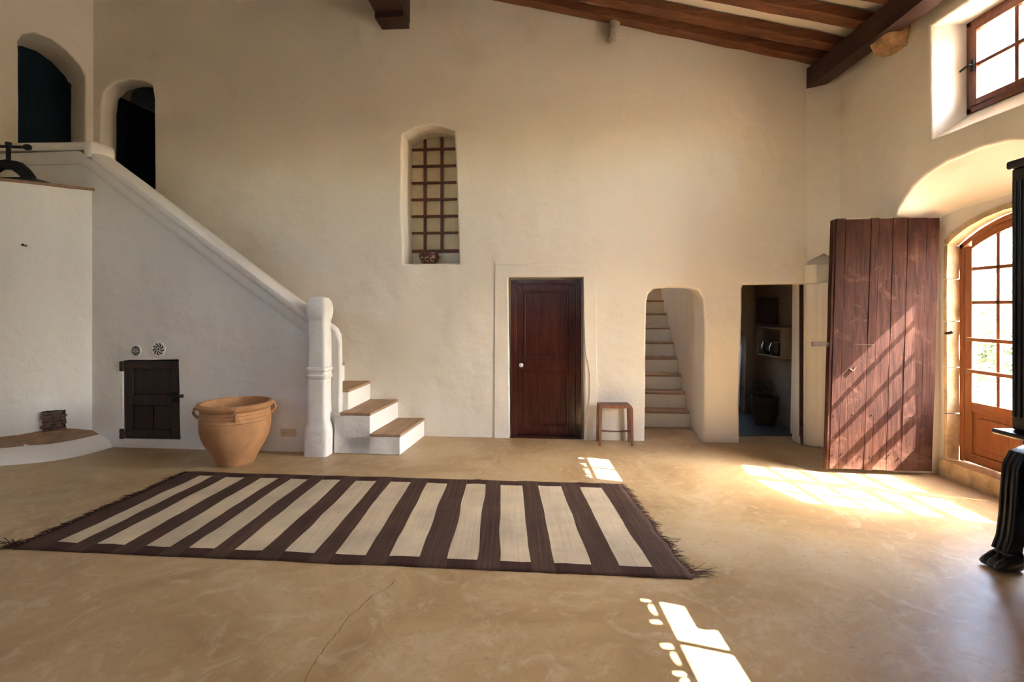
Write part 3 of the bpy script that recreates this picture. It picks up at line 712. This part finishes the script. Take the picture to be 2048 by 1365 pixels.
# ------------------------------------------------------------------ open door and dark doorway panel on the upper landing
d5 = empty('dark_panel', LW @ Vector((-.41, .55, 2.81)), R(56.3)); struct(d5, 'near-black panel added in place of the dark room behind the arched landing doorway')  # dark panel stands in for the unlit room beyond the arch
MB().box(-.34, .34, 0, .05, 0, 1.94).build('leaf', 'blue_black', d5, bevel=.004)
MB().box(-.42, .42, .06, .09, -.02, 2.4).build('backing', 'blue_black', d5)
MB().box(-.36, .36, -.02, .0, 1.94, 2.0).build('panel_bar', 'blue_black', d5, bevel=.004)
d6 = empty('door_4', BK @ Vector((-5.60, .262, 2.81)), ANG + R(88)); struct(d6, 'dark blue panelled door standing open at the stair head')
MB().box(0, .76, 0, .045, 0, 1.83).build('leaf', 'blue_black', d6, bevel=.004)
for z0, z1 in ((.12, .75), (.9, 1.7)):
    for a_, b_, c_, d_ in ((.12, .64, z0, z0 + .02), (.12, .64, z1, z1 + .02), (.12, .14, z0, z1), (.62, .64, z0, z1)):
        MB().box(a_, b_, -.012, .0, c_, d_).build('moulding', 'blue_black', d6, bevel=.004)
mb = MB(); mb.box(-6.2, -5.75, .55, 2.2, 2.7, 5.4); mb.box(-4.7, -4.6, .55, 2.2, 2.7, 5.4); mb.box(-6.2, -4.6, 2.1, 2.2, 2.7, 5.4); mb.box(-6.2, -4.6, .55, 2.2, 5.3, 5.4); mb.box(-6.2, -4.6, .2, 2.2, 2.7, 2.8)
M['dim'] = simple('dark_blue_limewash', (.40, .46, .48), .9, 0, .1, 3)
struct(mb.build('wall_upper_room', 'dim', mtx=BK), 'dark blue-grey room behind the landing door')

# ------------------------------------------------------------------ middle door
d2 = empty('door_2', BK @ Vector((.428, .125, 0)), ANG); struct(d2, 'dark mahogany two panel door with a white knob')
X0, X1 = -.432, .428
for nm, a_ in (('jamb', (X0 - .02, X0 + .055, 0, 2.01)), ('jamb', (X1 - .055, X1 + .02, 0, 2.01)), ('head', (X0, X1, 1.945, 2.01))):
    MB().box(a_[0], a_[1], -.015, .05, a_[2], a_[3]).build(nm, 'mahogany', d2, bevel=.006)
L0, L1 = X0 + .06, X1 - .06
for nm, a_ in (('stile', (L0, L0 + .085, .015, 1.94)), ('stile', (L1 - .085, L1, .015, 1.94)), ('rail', (L0 + .085, L1 - .085, .015, .13)), ('rail', (L0 + .085, L1 - .085, .84, 1.0)), ('rail', (L0 + .085, L1 - .085, 1.86, 1.94))):
    MB().box(a_[0], a_[1], .0, .045, a_[2], a_[3]).build(nm, 'mahogany', d2, bevel=.004)
for z0, z1 in ((.13, .84), (1.0, 1.86)):
    x0, x1 = L0 + .085, L1 - .085
    MB().box(x0, x1, .022, .04, z0, z1).build('panel', 'mahogany', d2)
    pm = MB()
    for a_ in ((x0, x1, z0, z0 + .022), (x0, x1, z1 - .022, z1), (x0, x0 + .022, z0, z1), (x1 - .022, x1, z0, z1)): pm.box(a_[0], a_[1], -.006, .024, a_[2], a_[3])
    pm.build('panel_moulding', 'mahogany', d2, bevel=.006)
kx, kz = L0 + .055, .915
MB().box(kx - .028, kx + .028, -.006, .002, kz - .075, kz + .075).build('escutcheon', 'mahogany', d2, bevel=.004)
mb = MB(); k = 20
ring = lambda rr, y: [(kx + rr * math.cos(2 * math.pi * j / k), y, kz + rr * math.sin(2 * math.pi * j / k)) for j in range(k)]
o = mb.rings([ring(.010, -.004), ring(.011, -.03), ring(.024, -.036), ring(.028, -.048), ring(.024, -.06), ring(.01, -.066)]).build('knob', 'knob', d2, smooth=50); o['label'] = 'white porcelain knob'
MB().box(X0 - .02, X1 + .02, -.12, .05, -.002, .012).build('threshold', 'mahogany', d2, bevel=.004)
MB().box(-.6, .6, .046, .09, -.02, 2.15).build('backing', 'plaster', d2)

# ------------------------------------------------------------------ lattice window in the niche
w3 = empty('window_3', BK @ Vector((-1.06, .44, 2.40)), ANG); struct(w3, 'tall arched lattice window of dark red bars backed by beige cloth')
MB().box(-.42, .42, .034, .040, -.02, 1.75).build('curtain', 'cloth', w3)
def lat_x(c): return -.40 + .235 * c + .005
zs = [.04, .278, .508, .738, .968, 1.198, 1.428]
for c in (1, 2): MB().box(lat_x(c) - .019 - .02, lat_x(c) + .019 - .02, .0, .03, .02, 1.70).build('lattice_upright', 'bars', w3, bevel=.003)
MB().box(-.405, -.385, .0, .03, .02, 1.62).build('lattice_upright', 'bars', w3, bevel=.003); MB().box(.30, .325, .0, .03, .02, 1.62).build('lattice_upright', 'bars', w3, bevel=.003)
for z in zs[1:]: MB().box(-.41, .41, -.006, .024, z - .016, z + .016).build('lattice_bar', 'bars', w3, bevel=.003)
MB().box(-.41, .41, -.03, .04, .0, .045).build('bottom_rail', 'bars', w3, bevel=.004)
# wall below the lattice and behind
MB().box(-1.6, -.5, .43, .60, 2.1, 2.405).build('niche_sill', 'plaster', wall_back)
MB().box(-1.6, -.5, .585, .62, 2.1, 4.3).build('niche_back', 'plaster', wall_back)
bo = empty('painted_bowl', BK @ Vector((-1.12, .20, 2.222)), ANG); tag(bo, 'small dark red bowl with a yellow looped motif on the niche sill', 'bowl')
bp = [(.075, 0), (.088, .006), (.115, .045), (.137, .105), (.135, .118), (.12, .15), (.122, .158), (.108, .155), (.115, .11), (.09, .03), (.02, .02)]
MB().lathe(bp, 32).build('bowl', 'bowl', bo, smooth=50)
def on_bowl(a, z):
    r = .088 + (.137 - .088) * min(1, max(0, (z - .006) / .10)) + .002
    return (r * math.sin(a), -r * math.cos(a), z)
for i, a0 in enumerate((-1.15, -.55, .05, .65)):
    mb = MB(); mb.tube([on_bowl(a0 + .24 * math.cos(t), .062 + .026 * math.sin(t)) for t in [2 * math.pi * j / 14 * .8 + .6 for j in range(15)]], .0055, 6)
    mb.build('motif', 'bowl_pat', bo)
# little plaster blister, and the encrusted stub below the rafter
nb = MB().lathe([(.022, 0), (.018, .01), (.006, .016)], 12).build('plaster_knob', 'plaster', None, smooth=50)
nb.matrix_world = BK @ Matrix.Translation((-2.61, -.002, 3.956)) @ Matrix.Rotation(R(90), 4, 'X'); tag(nb, 'tiny plaster knob on the upper back wall', 'plaster knob')
mb = MB(); rows = []
for i in range(11):
    t = i / 10; z = 5.24 - .31 * t; u = 1.285 - .045 * t; r = .068 - .012 * t - (.02 if i == 10 else 0); d = -.07 + .03 * t
    rows.append([(u + (r * (1 + .25 * noise.noise(Vector((j * .9, i * .8, 3))))) * math.cos(2 * math.pi * j / 16), d + r * .9 * (1 + .25 * noise.noise(Vector((j * .9, i * .8, 8)))) * math.sin(2 * math.pi * j / 16), z) for j in range(16)])
sb = mb.rings(rows).build('crusted_stub', 'root', None, smooth=60, mtx=BK); tag(sb, 'mortar-crusted stub hanging on the back wall below the rafter', 'stub')

# ------------------------------------------------------------------ roof timbers
names = ['lowest rafter, tight against the back wall', 'second rafter out from the back wall', 'third rafter out from the back wall', 'fourth rafter out, cut by the top of the picture', 'fifth rafter, above the picture edge', 'sixth rafter, nearest the camera']
for i in range(4):
    d = (.10, .42, .88, 1.32, 1.76, 2.2)[i]; hw = .078
    x1 = 3.80; x0 = -5.4
    me = rough_box(x0, x1, -d - hw, -d + hw, -.105, -.002, .013, (46, 2, 2), i * 4.7, 3.0)
    for v in me.vertices: v.co.z += ceil_z(v.co.x * .9964)
    o = link('rafter', me, 'rafter', None, smooth=45, mtx=BK); tag(o, 'reddish brown hewn ' + names[i], 'rafter', 'roof rafters')
me = rough_box(3.555, 3.73, -4.3, 6.06, 4.30, 4.535, .020, (3, 70, 3), 3.0, 2.0)
tag(link('wall_plate', me, 'beam', None, smooth=45), 'dark heavy wall plate beam carrying the rafters along the window wall', 'beam')
me = rough_box(-1.69, -1.32, -6.5, .05, 5.33, 5.72, .015, (3, 40, 3), 8.0, 2.0)
rbm = empty('purlin', (0, 0, 0)); rbm.matrix_world = BK; tag(rbm, 'dark square purlin beam on a short corbel at the top of the back wall', 'beam')
link('beam', me, 'beam', rbm, smooth=45)
link('corbel', rough_box(-1.685, -1.325, -.27, .05, 5.25, 5.335, .008, (3, 3, 1), 2.0, 5.0), 'beam', rbm, smooth=45)
me = rough_box(3.60, 3.86, 4.79, 5.07, 4.19, 4.52, .03, (5, 5, 5), 12.0, 6.0)
for v in me.vertices:
    t = (4.5 - v.co.z) / .33; v.co.x += max(0, t - .3) * .10 * (1 if v.co.x < 3.75 else 0)
    v.co.y += (5.0 - v.co.y) * max(0, t - .5) * .5
tag(link('stone_corbel', me, 'corbel', None, smooth=60), 'rough orange stone corbel under the wall plate by the upper window', 'corbel')

# ------------------------------------------------------------------ upper windows
def upper_window(name, yc, label):
    w = empty(name, (4.10, yc, 3.385)); struct(w, label)
    f = .022; Wd = .45; Hh = .82
    for nm, a_ in (('frame_post', (-Wd, -Wd + .05, 0, Hh)), ('frame_post', (Wd - .05, Wd, 0, Hh)), ('frame_rail', (-Wd, Wd, 0, .05)), ('frame_rail', (-Wd, Wd, Hh - .05, Hh))):
        MB().box(-.012, .055, *a_).build(nm, 'sash', w, bevel=.006)
    a, b = -Wd + .052, Wd - .052
    for nm, a_ in (('sash_stile', (a, a + .055, .052, Hh - .052)), ('sash_stile', (b - .055, b, .052, Hh - .052)), ('sash_rail', (a + .055, b - .055, .052, .107)), ('sash_rail', (a + .055, b - .055, Hh - .107, Hh - .052))):
        MB().box(-.024, .03, *a_).build(nm, 'sash', w, bevel=.006)
    MB().box(-.014, .022, -.016, .016, .107, Hh - .107).build('muntin', 'sash', w, bevel=.004)
    MB().box(-.012, .02, a + .055, b - .055, Hh / 2 - .016, Hh / 2 + .016).build('muntin', 'sash', w, bevel=.004)
    for y0, y1 in ((a + .055, -.011), (.011, b - .055)):
        for z0, z1 in ((.107, Hh / 2 - .011), (Hh / 2 + .011, Hh - .107)):
            MB().box(.004, .008, y0, y1, z0, z1).build('pane', 'glass', w)
    h = MB().box(-.034, -.022, b - .045, b - .012, .36, .46).tube([(-.03, b - .028, .415), (-.06, b - .028, .415), (-.065, b + .03, .40), (-.06, b + .06, .395)], .009, 8).build('latch', 'iron', w, smooth=50)
upper_window('window_1', WY[0], 'upper casement window of red-brown wood with four panes')
upper_window('window_2', WY[1], 'second upper casement window, out of view nearer the camera')

# ------------------------------------------------------------------ garden door (glazed, two leaves, arched head)
gd = empty('door_1', (4.37, DC, .165)); struct(gd, 'arched glazed garden door of orange-brown pine with small panes')
def archz(y): # head of the frame, relative to .165
    t = min(1, abs(y) / .715); return 2.335 - .245 * t ** 2
def arch_strip(y0, y1, w, x0, x1, n=8, name='head', m='pine_h'):
    mb = MB(); rows = []
    for i in range(n + 1):
        y = y0 + (y1 - y0) * i / n; z = archz(y); rows.append([(x0, y, z - w), (x1, y, z - w), (x1, y, z), (x0, y, z)])
    return mb.rings(rows).build(name, m, gd, bevel=.005)
for s in (-1, 1):
    MB().box(-.01, .07, s * .665, s * .71, 0, archz(.7)).build('frame_post', 'pine', gd, bevel=.005)
o = arch_strip(-.71, .71, .05, -.01, .07, 16, 'frame_head')
for s in (-1, 1):
    lo, hi = .008, .66                                    # one leaf, measured from the centre line
    def yb(a, b): return (min(s * a, s * b), max(s * a, s * b))
    zt = lambda a: archz(a) - .053
    MB().box(-.004, .046, *yb(hi - .075, hi), .01, zt(hi)).build('stile', 'pine', gd, bevel=.005)
    MB().box(-.004, .046, *yb(lo, lo + .055), .01, zt(lo + .03)).build('stile', 'pine', gd, bevel=.005)
    mb = MB(); rows = []
    for i in range(9):
        y = s * (lo + .055 + (hi - .075 - lo - .055) * i / 8); rows.append([(-.004, y, zt(y) - .07), (.046, y, zt(y) - .07), (.046, y, zt(y)), (-.004, y, zt(y))])
    mb.rings(rows).build('head_rail', 'pine_h', gd, bevel=.004)
    a, b = lo + .055, hi - .075
    MB().box(-.004, .046, *yb(a, b), .01, .10).build('bottom_rail', 'pine_h', gd, bevel=.005)
    MB().box(-.004, .046, *yb(a, b), .50, .59).build('lock_rail', 'pine_h', gd, bevel=.005)
    p = MB().box(.012, .034, *yb(a, b), .10, .50).build('panel', 'pine', gd)
    MB().box(.0, .02, *yb(a + .05, b - .05), .15, .45).build('raised_field', 'pine', p, bevel=.012)
    mid = (a + b) / 2 + .01
    MB().box(.002, .036, *yb(mid - .016, mid + .016), .59, zt(mid) - .068).build('muntin', 'pine', gd, bevel=.004)
    bars = [.885, 1.185, 1.535, 1.855]
    for i, z in enumerate(bars):
        if i < 2: MB().box(-.035, .036, *yb(a - .03, b + .03), z - .017, z + .017).build('glazing_ledge', 'pine_h', gd, bevel=.004)
        else: MB().box(.002, .036, *yb(a, b), z - .016, z + .016).build('muntin', 'pine_h', gd, bevel=.004)
    zz = [.59] + bars
    for y0, y1 in ((a, mid - .012), (mid + .012, b)):
        for i in range(5):
            z0 = zz[i] + (.012 if i else 0); yy0, yy1 = yb(y0, y1)
            if i < 4: MB().box(.018, .022, yy0, yy1, z0, zz[i + 1] - .012).build('pane', 'glass', gd)
            else:
                n = 6; top = [(yy0 + (yy1 - yy0) * j / n, zt(yy0 + (yy1 - yy0) * j / n) - .068) for j in range(n + 1)]
                MB().prism([(yy0, z0), (yy1, z0)] + top[::-1], .018, .022, 'yz').build('pane', 'glass', gd)

# ------------------------------------------------------------------ old plank door leaf standing open
od = empty('plank_door', (4.175, 4.90, .045), 0); tag(od, 'weathered brown plank door leaf standing open and striped by sunlight', 'door')
DW, DH = .965, 2.49
od.rotation_euler = (0, 0, R(180 - 4))                   # local x runs from the hinge into the room
od.rotation_euler = (0, 0, 0)
TH = R(-7.0)
od.rotation_euler = (0, 0, TH)
fr_ = [0, .024, .112, .355, .432, .567, .705, .88, 1.0]
xs = [-DW + DW * q for q in fr_]
lean = -.07
for i in range(1, 8):
    a, b = xs[i], xs[i + 1]
    me = rough_box(a + .0025, b - .0025, -.03 + random.uniform(-.004, .003), .012, .0 + random.uniform(-.008, .006), DH + random.uniform(-.006, .006), .004, (3, 1, 26), i * 5.1, 2.5)
    for v in me.vertices: v.co.x += lean * (1 - v.co.z / DH)
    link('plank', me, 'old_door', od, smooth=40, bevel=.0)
me = rough_box(xs[0], xs[1] - .001, -.028, .045, -.012, DH - .004, .004, (1, 1, 26), 3.3, 2.5)
for v in me.vertices: v.co.x += lean * (1 - v.co.z / DH)
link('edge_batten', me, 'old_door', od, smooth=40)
for z in (.25, 1.2, 2.2):
    me = rough_box(-DW + .06, -.03, .012, .05, z, z + .11, .004, (8, 1, 1), z, 2.5)
    for v in me.vertices: v.co.x += lean * (1 - v.co.z / DH)
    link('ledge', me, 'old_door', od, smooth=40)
def nail_row(z, n):
    for i in range(n):
        x = -DW + .05 + (DW - .09) * i / (n - 1) + lean * (1 - z / DH)
        MB().lathe([(.007, 0), (.005, .005), (.001, .007)], 8).build('nail_head', 'iron', od, mtx=None).matrix_local = Matrix.Translation((x, -.032, z + random.uniform(-.02, .02))) @ Matrix.Rotation(R(90), 4, 'X')
nail_row(.14, 11); nail_row(2.32, 10); nail_row(.55, 6)
MB().box(-DW - .165 - .035, -DW + .03 - .035, -.016, .002, 1.218, 1.262).build('iron_bar', 'rust', od, bevel=.004)
MB().box(-DW + .19, -DW + .36, -.034, -.028, 1.235, 1.245).tube([(-DW + .2, -.036, 1.02), (-DW + .17, -.038, 0.98), (-DW + .14, -.036, 1.0)], .006, 6).build('latch_plate', 'rust', od)
pin = MB().tube([(4.25, 4.90, 1.40), (4.23, 4.83, 1.405), (4.24, 4.81, 1.42)], .014, 8).build('hinge_pin', 'rust', None, smooth=50); tag(pin, 'rusty iron hinge pin in the jamb beside the garden door', 'hinge pin')

# ------------------------------------------------------------------ terracotta pot
tp = empty('terracotta_pot', (-2.95, 5.34, 0)); tag(tp, 'large terracotta urn with lug handles standing by the stair wall', 'urn')
pp = [(.188, 0), (.196, .006), (.215, .06), (.262, .14), (.316, .23), (.345, .30), (.358, .36), (.362, .42), (.360, .465), (.366, .472), (.362, .480), (.356, .505), (.362, .512), (.358, .522), (.352, .545), (.357, .55), (.353, .558), (.352, .575), (.372, .595), (.388, .615), (.390, .632), (.378, .645), (.352, .65), (.338, .642), (.330, .60), (.336, .50), (.335, .40), (.28, .20), (.16, .05), (.01, .045)]
MB().lathe([(r * .945, z) for r, z in pp], 56, cap1=True).build('body', 'terracotta', tp, smooth=35)
for a in (R(-62), R(28), R(118), R(208)):
    ca, sa = math.cos(a), math.sin(a)
    MB().tube([(r * ca, r * sa, z) for r, z in ((.350, .605), (.378, .598), (.386, .572), (.374, .54), (.34, .505))], [.018, .016, .015, .015, .018], 8).build('lug', 'terracotta', tp, smooth=50)

# ------------------------------------------------------------------ stool
sl = empty('stool', (1.245, 6.07, 0), ANG * .4); tag(sl, 'small low wooden stool with rounded corners by the brown door', 'stool')
SW, SH, SD = .20, .485, .085
def arc_leg_side(y):
    return None
top = smooth_poly([(-SW, SH - .05), (-SW, SH), (SW, SH), (SW, SH - .05)], 1, False)
MB().prism([(-SW, SH - .05), (-SW + .002, SH - .004), (-SW + .01, SH), (SW - .035, SH), (SW - .012, SH - .012), (SW, SH - .036), (SW, SH - .05), (SW - .035, SH - .05), (SW - .05, SH - .036), (-SW + .04, SH - .036), (-SW + .035, SH - .05)], -SD - .02, SD + .02, 'xz').build('seat', 'stool', sl, bevel=.004)
for sx in (-1, 1):
    for sy in (-1, 1):
        x0 = sx * (SW - .018); mb = MB(); w = .016; sp = .012
        rows = []
        for z, wx in ((0, .014), (.10, .016), (.30, .017), (SH - .045, .018)):
            cx = x0 + sx * sp * (1 - z / SH); cy = sy * (SD + .012 * (1 - z / SH))
            rows.append([(cx - wx, cy - wx, z), (cx + wx, cy - wx, z), (cx + wx, cy + wx, z), (cx - wx, cy + wx, z)])
        mb.rings(rows).build('leg', 'stool', sl, bevel=.003)
MB().tube([(-SW + .03, 0, .155), (-.06, 0, .15), (.04, 0, .148), (SW - .03, 0, .155)], [.011, .010, .009, .013], 8).build('stretcher', 'stool', sl, smooth=50)
for sx in (-1, 1): MB().box(sx * (SW - .018) - .009, sx * (SW - .018) + .009, -SD, SD, .14, .165).build('side_stretcher', 'stool', sl, bevel=.003)

# ------------------------------------------------------------------ rug
rug = empty('striped_rug', (0, 0, 0)); tag(rug, 'long brown flat-woven rug with twelve cream stripes and frayed ends', 'rug')
c00, c10, c11, c01 = Vector((-3.41, 3.41)), Vector((1.095, 3.033)), Vector((1.007, 4.66)), Vector((-3.25, 5.015))
st_a = [.048, .114, .195, .265, .337, .417, .494, .576, .664, .739, .82, .908]
st_b = [.081, .158, .235, .305, .382, .463, .54, .621, .706, .783, .869, .954]
cols = [(0, -1)]
segs = []
prev = 0.0
for a, b in zip(st_a, st_b): segs += [(prev, a, 0), (a, b, 1)]; prev = b
segs.append((prev, 1.0, 0))
cx = []; cm = []
for a, b, m_ in segs:
    n = max(2, int((b - a) * 4.3 / .035))
    for i in range(n): cx.append(a + (b - a) * i / n); cm.append(m_)
cx.append(1.0)
B0, B1 = .070, .928
rv = [B0 * i / 3 for i in range(3)] + [B0 + (B1 - B0) * i / 34 for i in range(34)] + [B1 + (1 - B1) * i / 3 for i in range(4)]
bm = bmesh.new(); vt = []
def rug_pt(a, v):
    p = c00.lerp(c10, a).lerp(c01.lerp(c11, a), v)
    k = min(1, 4 * a * (1 - a) * 3)
    p = p + Vector((noise.noise(Vector((a * 26, v * 4, 1))) * .014 * (1 if 0 < a < 1 else .6), 0)) + Vector((0, noise.noise(Vector((a * 11, v * 3, 5))) * .012))
    if a > .97: p += Vector((noise.noise(Vector((1, v * 9, 2))) * .02, 0))
    z = .006 + .008 * max(0, noise.noise(Vector((a * 18, v * 7, 3)))) + .006 * max(0, noise.noise(Vector((a * 40, v * 6, 11))))
    if a > .62: z += .007 * max(0, noise.noise(Vector((a * 10, v * 22, 7)))) * (a - .5) * 2
    return Vector((p.x, p.y, z))
for a in cx: vt.append([bm.verts.new(rug_pt(a, v)) for v in rv])
for i in range(len(cx) - 1):
    for j in range(len(rv) - 1):
        f = bm.faces.new((vt[i][j], vt[i + 1][j], vt[i + 1][j + 1], vt[i][j + 1])); vm_ = (rv[j] + rv[j + 1]) / 2
        border = vm_ < B0 or vm_ > B1
        f.material_index = (2 if cm[i] else 0) if border else (1 if cm[i] else 0)
        f.smooth = True
ext = bmesh.ops.extrude_face_region(bm, geom=bm.faces[:])
bmesh.ops.translate(bm, verts=[v for v in ext['geom'] if isinstance(v, bmesh.types.BMVert)], vec=(0, 0, -.005))
bmesh.ops.recalc_face_normals(bm, faces=bm.faces)
me = bpy.data.meshes.new('weave'); bm.to_mesh(me); bm.free()
link('weave', me, ['rug_dark', 'rug_cream', 'rug_edge'], rug)
for end, sgn in ((1.0, 1), (0.0, -1)):
    mb = MB(); n = 330
    for i in range(n):
        v = (i + random.random()) / n; p = rug_pt(end, v); cl = noise.noise(Vector((v * 14, sgn, 0)))
        L = random.uniform(.02, .07) + max(0, cl) * .10; ang = random.gauss(0, .35) + cl * .5
        if sgn > 0 and v < .06: L += .08
        if sgn < 0 and v < .05: L += .08
        d = Vector((sgn * math.cos(ang), math.sin(ang), 0)); q = d.orthogonal(); q = Vector((-d.y, d.x, 0)); bend = random.uniform(-.4, .4)
        pts = [Vector((p.x, p.y, .006)), Vector((p.x, p.y, .008)) + d * L * .5 + q * L * bend * .3, Vector((p.x, p.y, .003)) + d * L + q * L * bend]
        mb.tube(pts, [.0022, .0018, .0008], 3, False)
    tag(mb.build('fringe', 'rug_dark' if sgn > 0 else 'rug_edge', rug), kind='stuff')
mb = MB()                                                # one looped tangle on the right end
p0 = rug_pt(1.0, .30)
for i in range(3):
    a0 = random.uniform(0, 1); mb.tube([(p0.x + .07 + (.06 + .012 * i * .4) * math.cos(t + a0) - .01, p0.y + (.016 + .005 * i) * math.sin(t + a0), .006 + .004 * (i % 3)) for t in [2 * math.pi * j / 16 for j in range(13)]], .0012, 4)
mb.build('tangled_threads', 'rug_edge', rug)
mb = MB(); p0 = rug_pt(0.0, .02)
for i in range(14):
    a = random.uniform(0, 6.28); L = random.uniform(.04, .1)
    mb.tube([(p0.x - .02 + random.uniform(-.03, .02), p0.y + random.uniform(-.02, .03), .005), (p0.x - .04 + L * .5 * math.cos(a), p0.y + L * .3 * math.sin(a), .035), (p0.x - .05 + L * math.cos(a), p0.y + L * .5 * math.sin(a), random.uniform(.01, .07))], .003, 4)
mb.build('corner_tassel', 'rug_edge', rug)

# ------------------------------------------------------------------ black carved cabinet at the right edge
cb = empty('carved_cabinet', (3.42, 2.75, 0)); tag(cb, 'tall black carved cabinet with ledge and claw foot at the right edge', 'cabinet')
# local: x 0 -> towards wall, y + -> away from camera. Far end at y=+.45
Yf = .47
MB().box(-.08, .36, -.9, Yf - .04, .30, .79).build('body', 'blackwood', cb, bevel=.01)
MB().prism([(-.30, .835), (-.31, .85), (-.30, .868), (.37, .868), (.37, .835)], -.95, Yf + .03, 'xz').build('ledge', 'blackwood', cb, bevel=.008)
MB().box(-.16, .36, -.9, Yf - .02, .77, .80).build('frieze', 'blackwood', cb, bevel=.01)
MB().box(-.05, .36, -.9, Yf - .06, .80, .835).build('shelf_riser', 'blackwood', cb)
MB().box(-.175, .36, -.9, Yf - .02, .868, 2.54).build('upper_case', 'blackwood', cb, bevel=.01)
MB().box(-.205, -.13, Yf - .11, Yf + .0, .868, 2.54).build('pilaster', 'blackwood', cb, bevel=.012)
MB().box(-.225, .37, -.95, Yf + .02, 2.54, 2.595).build('cornice', 'blackwood', cb, bevel=.015)
mb = MB()
for i in range(3): mb.box(-.213, -.205, Yf - .10 + .034 * i, Yf - .08 + .034 * i, .95, 2.46)
mb.build('flute', 'blackwood', cb, bevel=.004)
for z0, z1 in ((.95, 1.65), (1.72, 2.46)):              # framed front panels
    for y0, y1 in ((-.85, -.25), (-.21, .34)):
        fp = MB().box(-.186, -.17, y0, y1, z0, z1).build('front_panel', 'blackwood', cb, bevel=.006)
        MB().box(-.196, -.18, y0 + .07, y1 - .07, z0 + .07, z1 - .07).build('raised_field', 'blackwood', fp, bevel=.012)
# scrolled front leg with paw
def leg(y, nm='leg'):
    path = [(-.10, .77), (-.18, .735), (-.225, .65), (-.24, .50), (-.255, .33), (-.275, .20), (-.30, .12)]
    half = [.045, .05, .05, .047, .043, .04, .045]
    rows = []
    for (x, z), h in zip(path, half): rows.append([(x - h, y - .05, z), (x - h * .2, y - .062, z), (x + h * 1.3, y - .05, z), (x + h * 1.3, y + .05, z), (x - h * .2, y + .062, z), (x - h, y + .05, z)])
    l = MB().rings(rows).build(nm, 'blackwood', cb, smooth=35, bevel=.006)
    for q in (-.035, 0, .035):
        MB().tube([(x - h - .002, y + q, z) for (x, z), h in list(zip(path, half))[1:]], .010, 6).build('reed', 'blackwood', l, smooth=50)
    for q in (-.045, 0, .045):
        MB().rings([[(-.305 + c * 1, y + q + .024 * math.cos(t), .055 + zc + .05 * s * math.sin(t)) for t in [2 * math.pi * j / 10 for j in range(10)]] for c, zc, s in ((.05, .02, .6), (.0, .01, 1.0), (-.05, -.008, .85), (-.085, -.02, .6), (-.10, -.028, .3))]).build('toe', 'blackwood', l, smooth=60)
    MB().box(-.335, -.225, y - .06, y + .06, .0, .13).build('paw', 'blackwood', l, bevel=.03, seg=3)
leg(Yf - .06); leg(-.85)

# ------------------------------------------------------------------ garden outside
gr = MB().box(4.28, 40, -30, 40, -.2, -.02).build('ground', 'earth'); struct(gr, 'sunlit dry ground outside the garden door')
def tree(loc, h, label, seed, leaves=2600, spread=1.3, zc=2.2):
    rnd = random.Random(seed); t = empty('garden_tree', loc); tag(t, label, 'tree', 'garden trees')
    mb = MB(); mb.tube([(0, 0, -.03), (.06, .03, .5), (-.05, .06, 1.1), (.08, .0, 1.7)], [.09, .07, .06, .045], 8)
    tips = []
    for i in range(16):
        a = rnd.uniform(0, 6.28); z0 = rnd.uniform(.25, 1.6); L = rnd.uniform(.6, spread); up = rnd.uniform(.1, .9)
        p = [Vector((0, 0, z0)), Vector((math.cos(a) * L * .5, math.sin(a) * L * .5, z0 + up * L * .4 + rnd.uniform(-.1, .1))), Vector((math.cos(a) * L, math.sin(a) * L, z0 + up * L + rnd.uniform(-.1, .1)))]
        mb.tube(p, [.03, .02, .008], 6); tips += [p[1].lerp(p[2], q) for q in (.1, .4, .7, 1)]
    mb.build('branches', 'bark', t, smooth=60)
    mb = MB()
    for i in range(leaves):
        c = rnd.choice(tips) + Vector((rnd.gauss(0, .2), rnd.gauss(0, .2), rnd.gauss(0, .17)))
        d = Vector((rnd.gauss(0, 1), rnd.gauss(0, 1), rnd.gauss(0, 1))).normalized(); s = d.orthogonal().normalized(); L = rnd.uniform(.035, .065)
        mb.add([c, c + d * L + s * L * .45, c + d * L * 2, c + d * L - s * L * .45], [(0, 1, 2, 3)])
    tag(mb.build('foliage', 'leaf', t), kind='stuff')
tree((7.9, 8.5, -.02), 2.5, 'leafy garden tree seen through the lower panes of the glazed door', 3, 4200)
tree((11.2, 12.6, -.02), 2.5, 'paler garden tree standing behind, right of the first one', 5, 2000)
gw = MB().box(14.5, 14.9, 2, 34, -.02, 1.1).build('garden_wall', 'stone'); tag(gw, 'low sunlit stone garden wall behind the trees', 'wall')
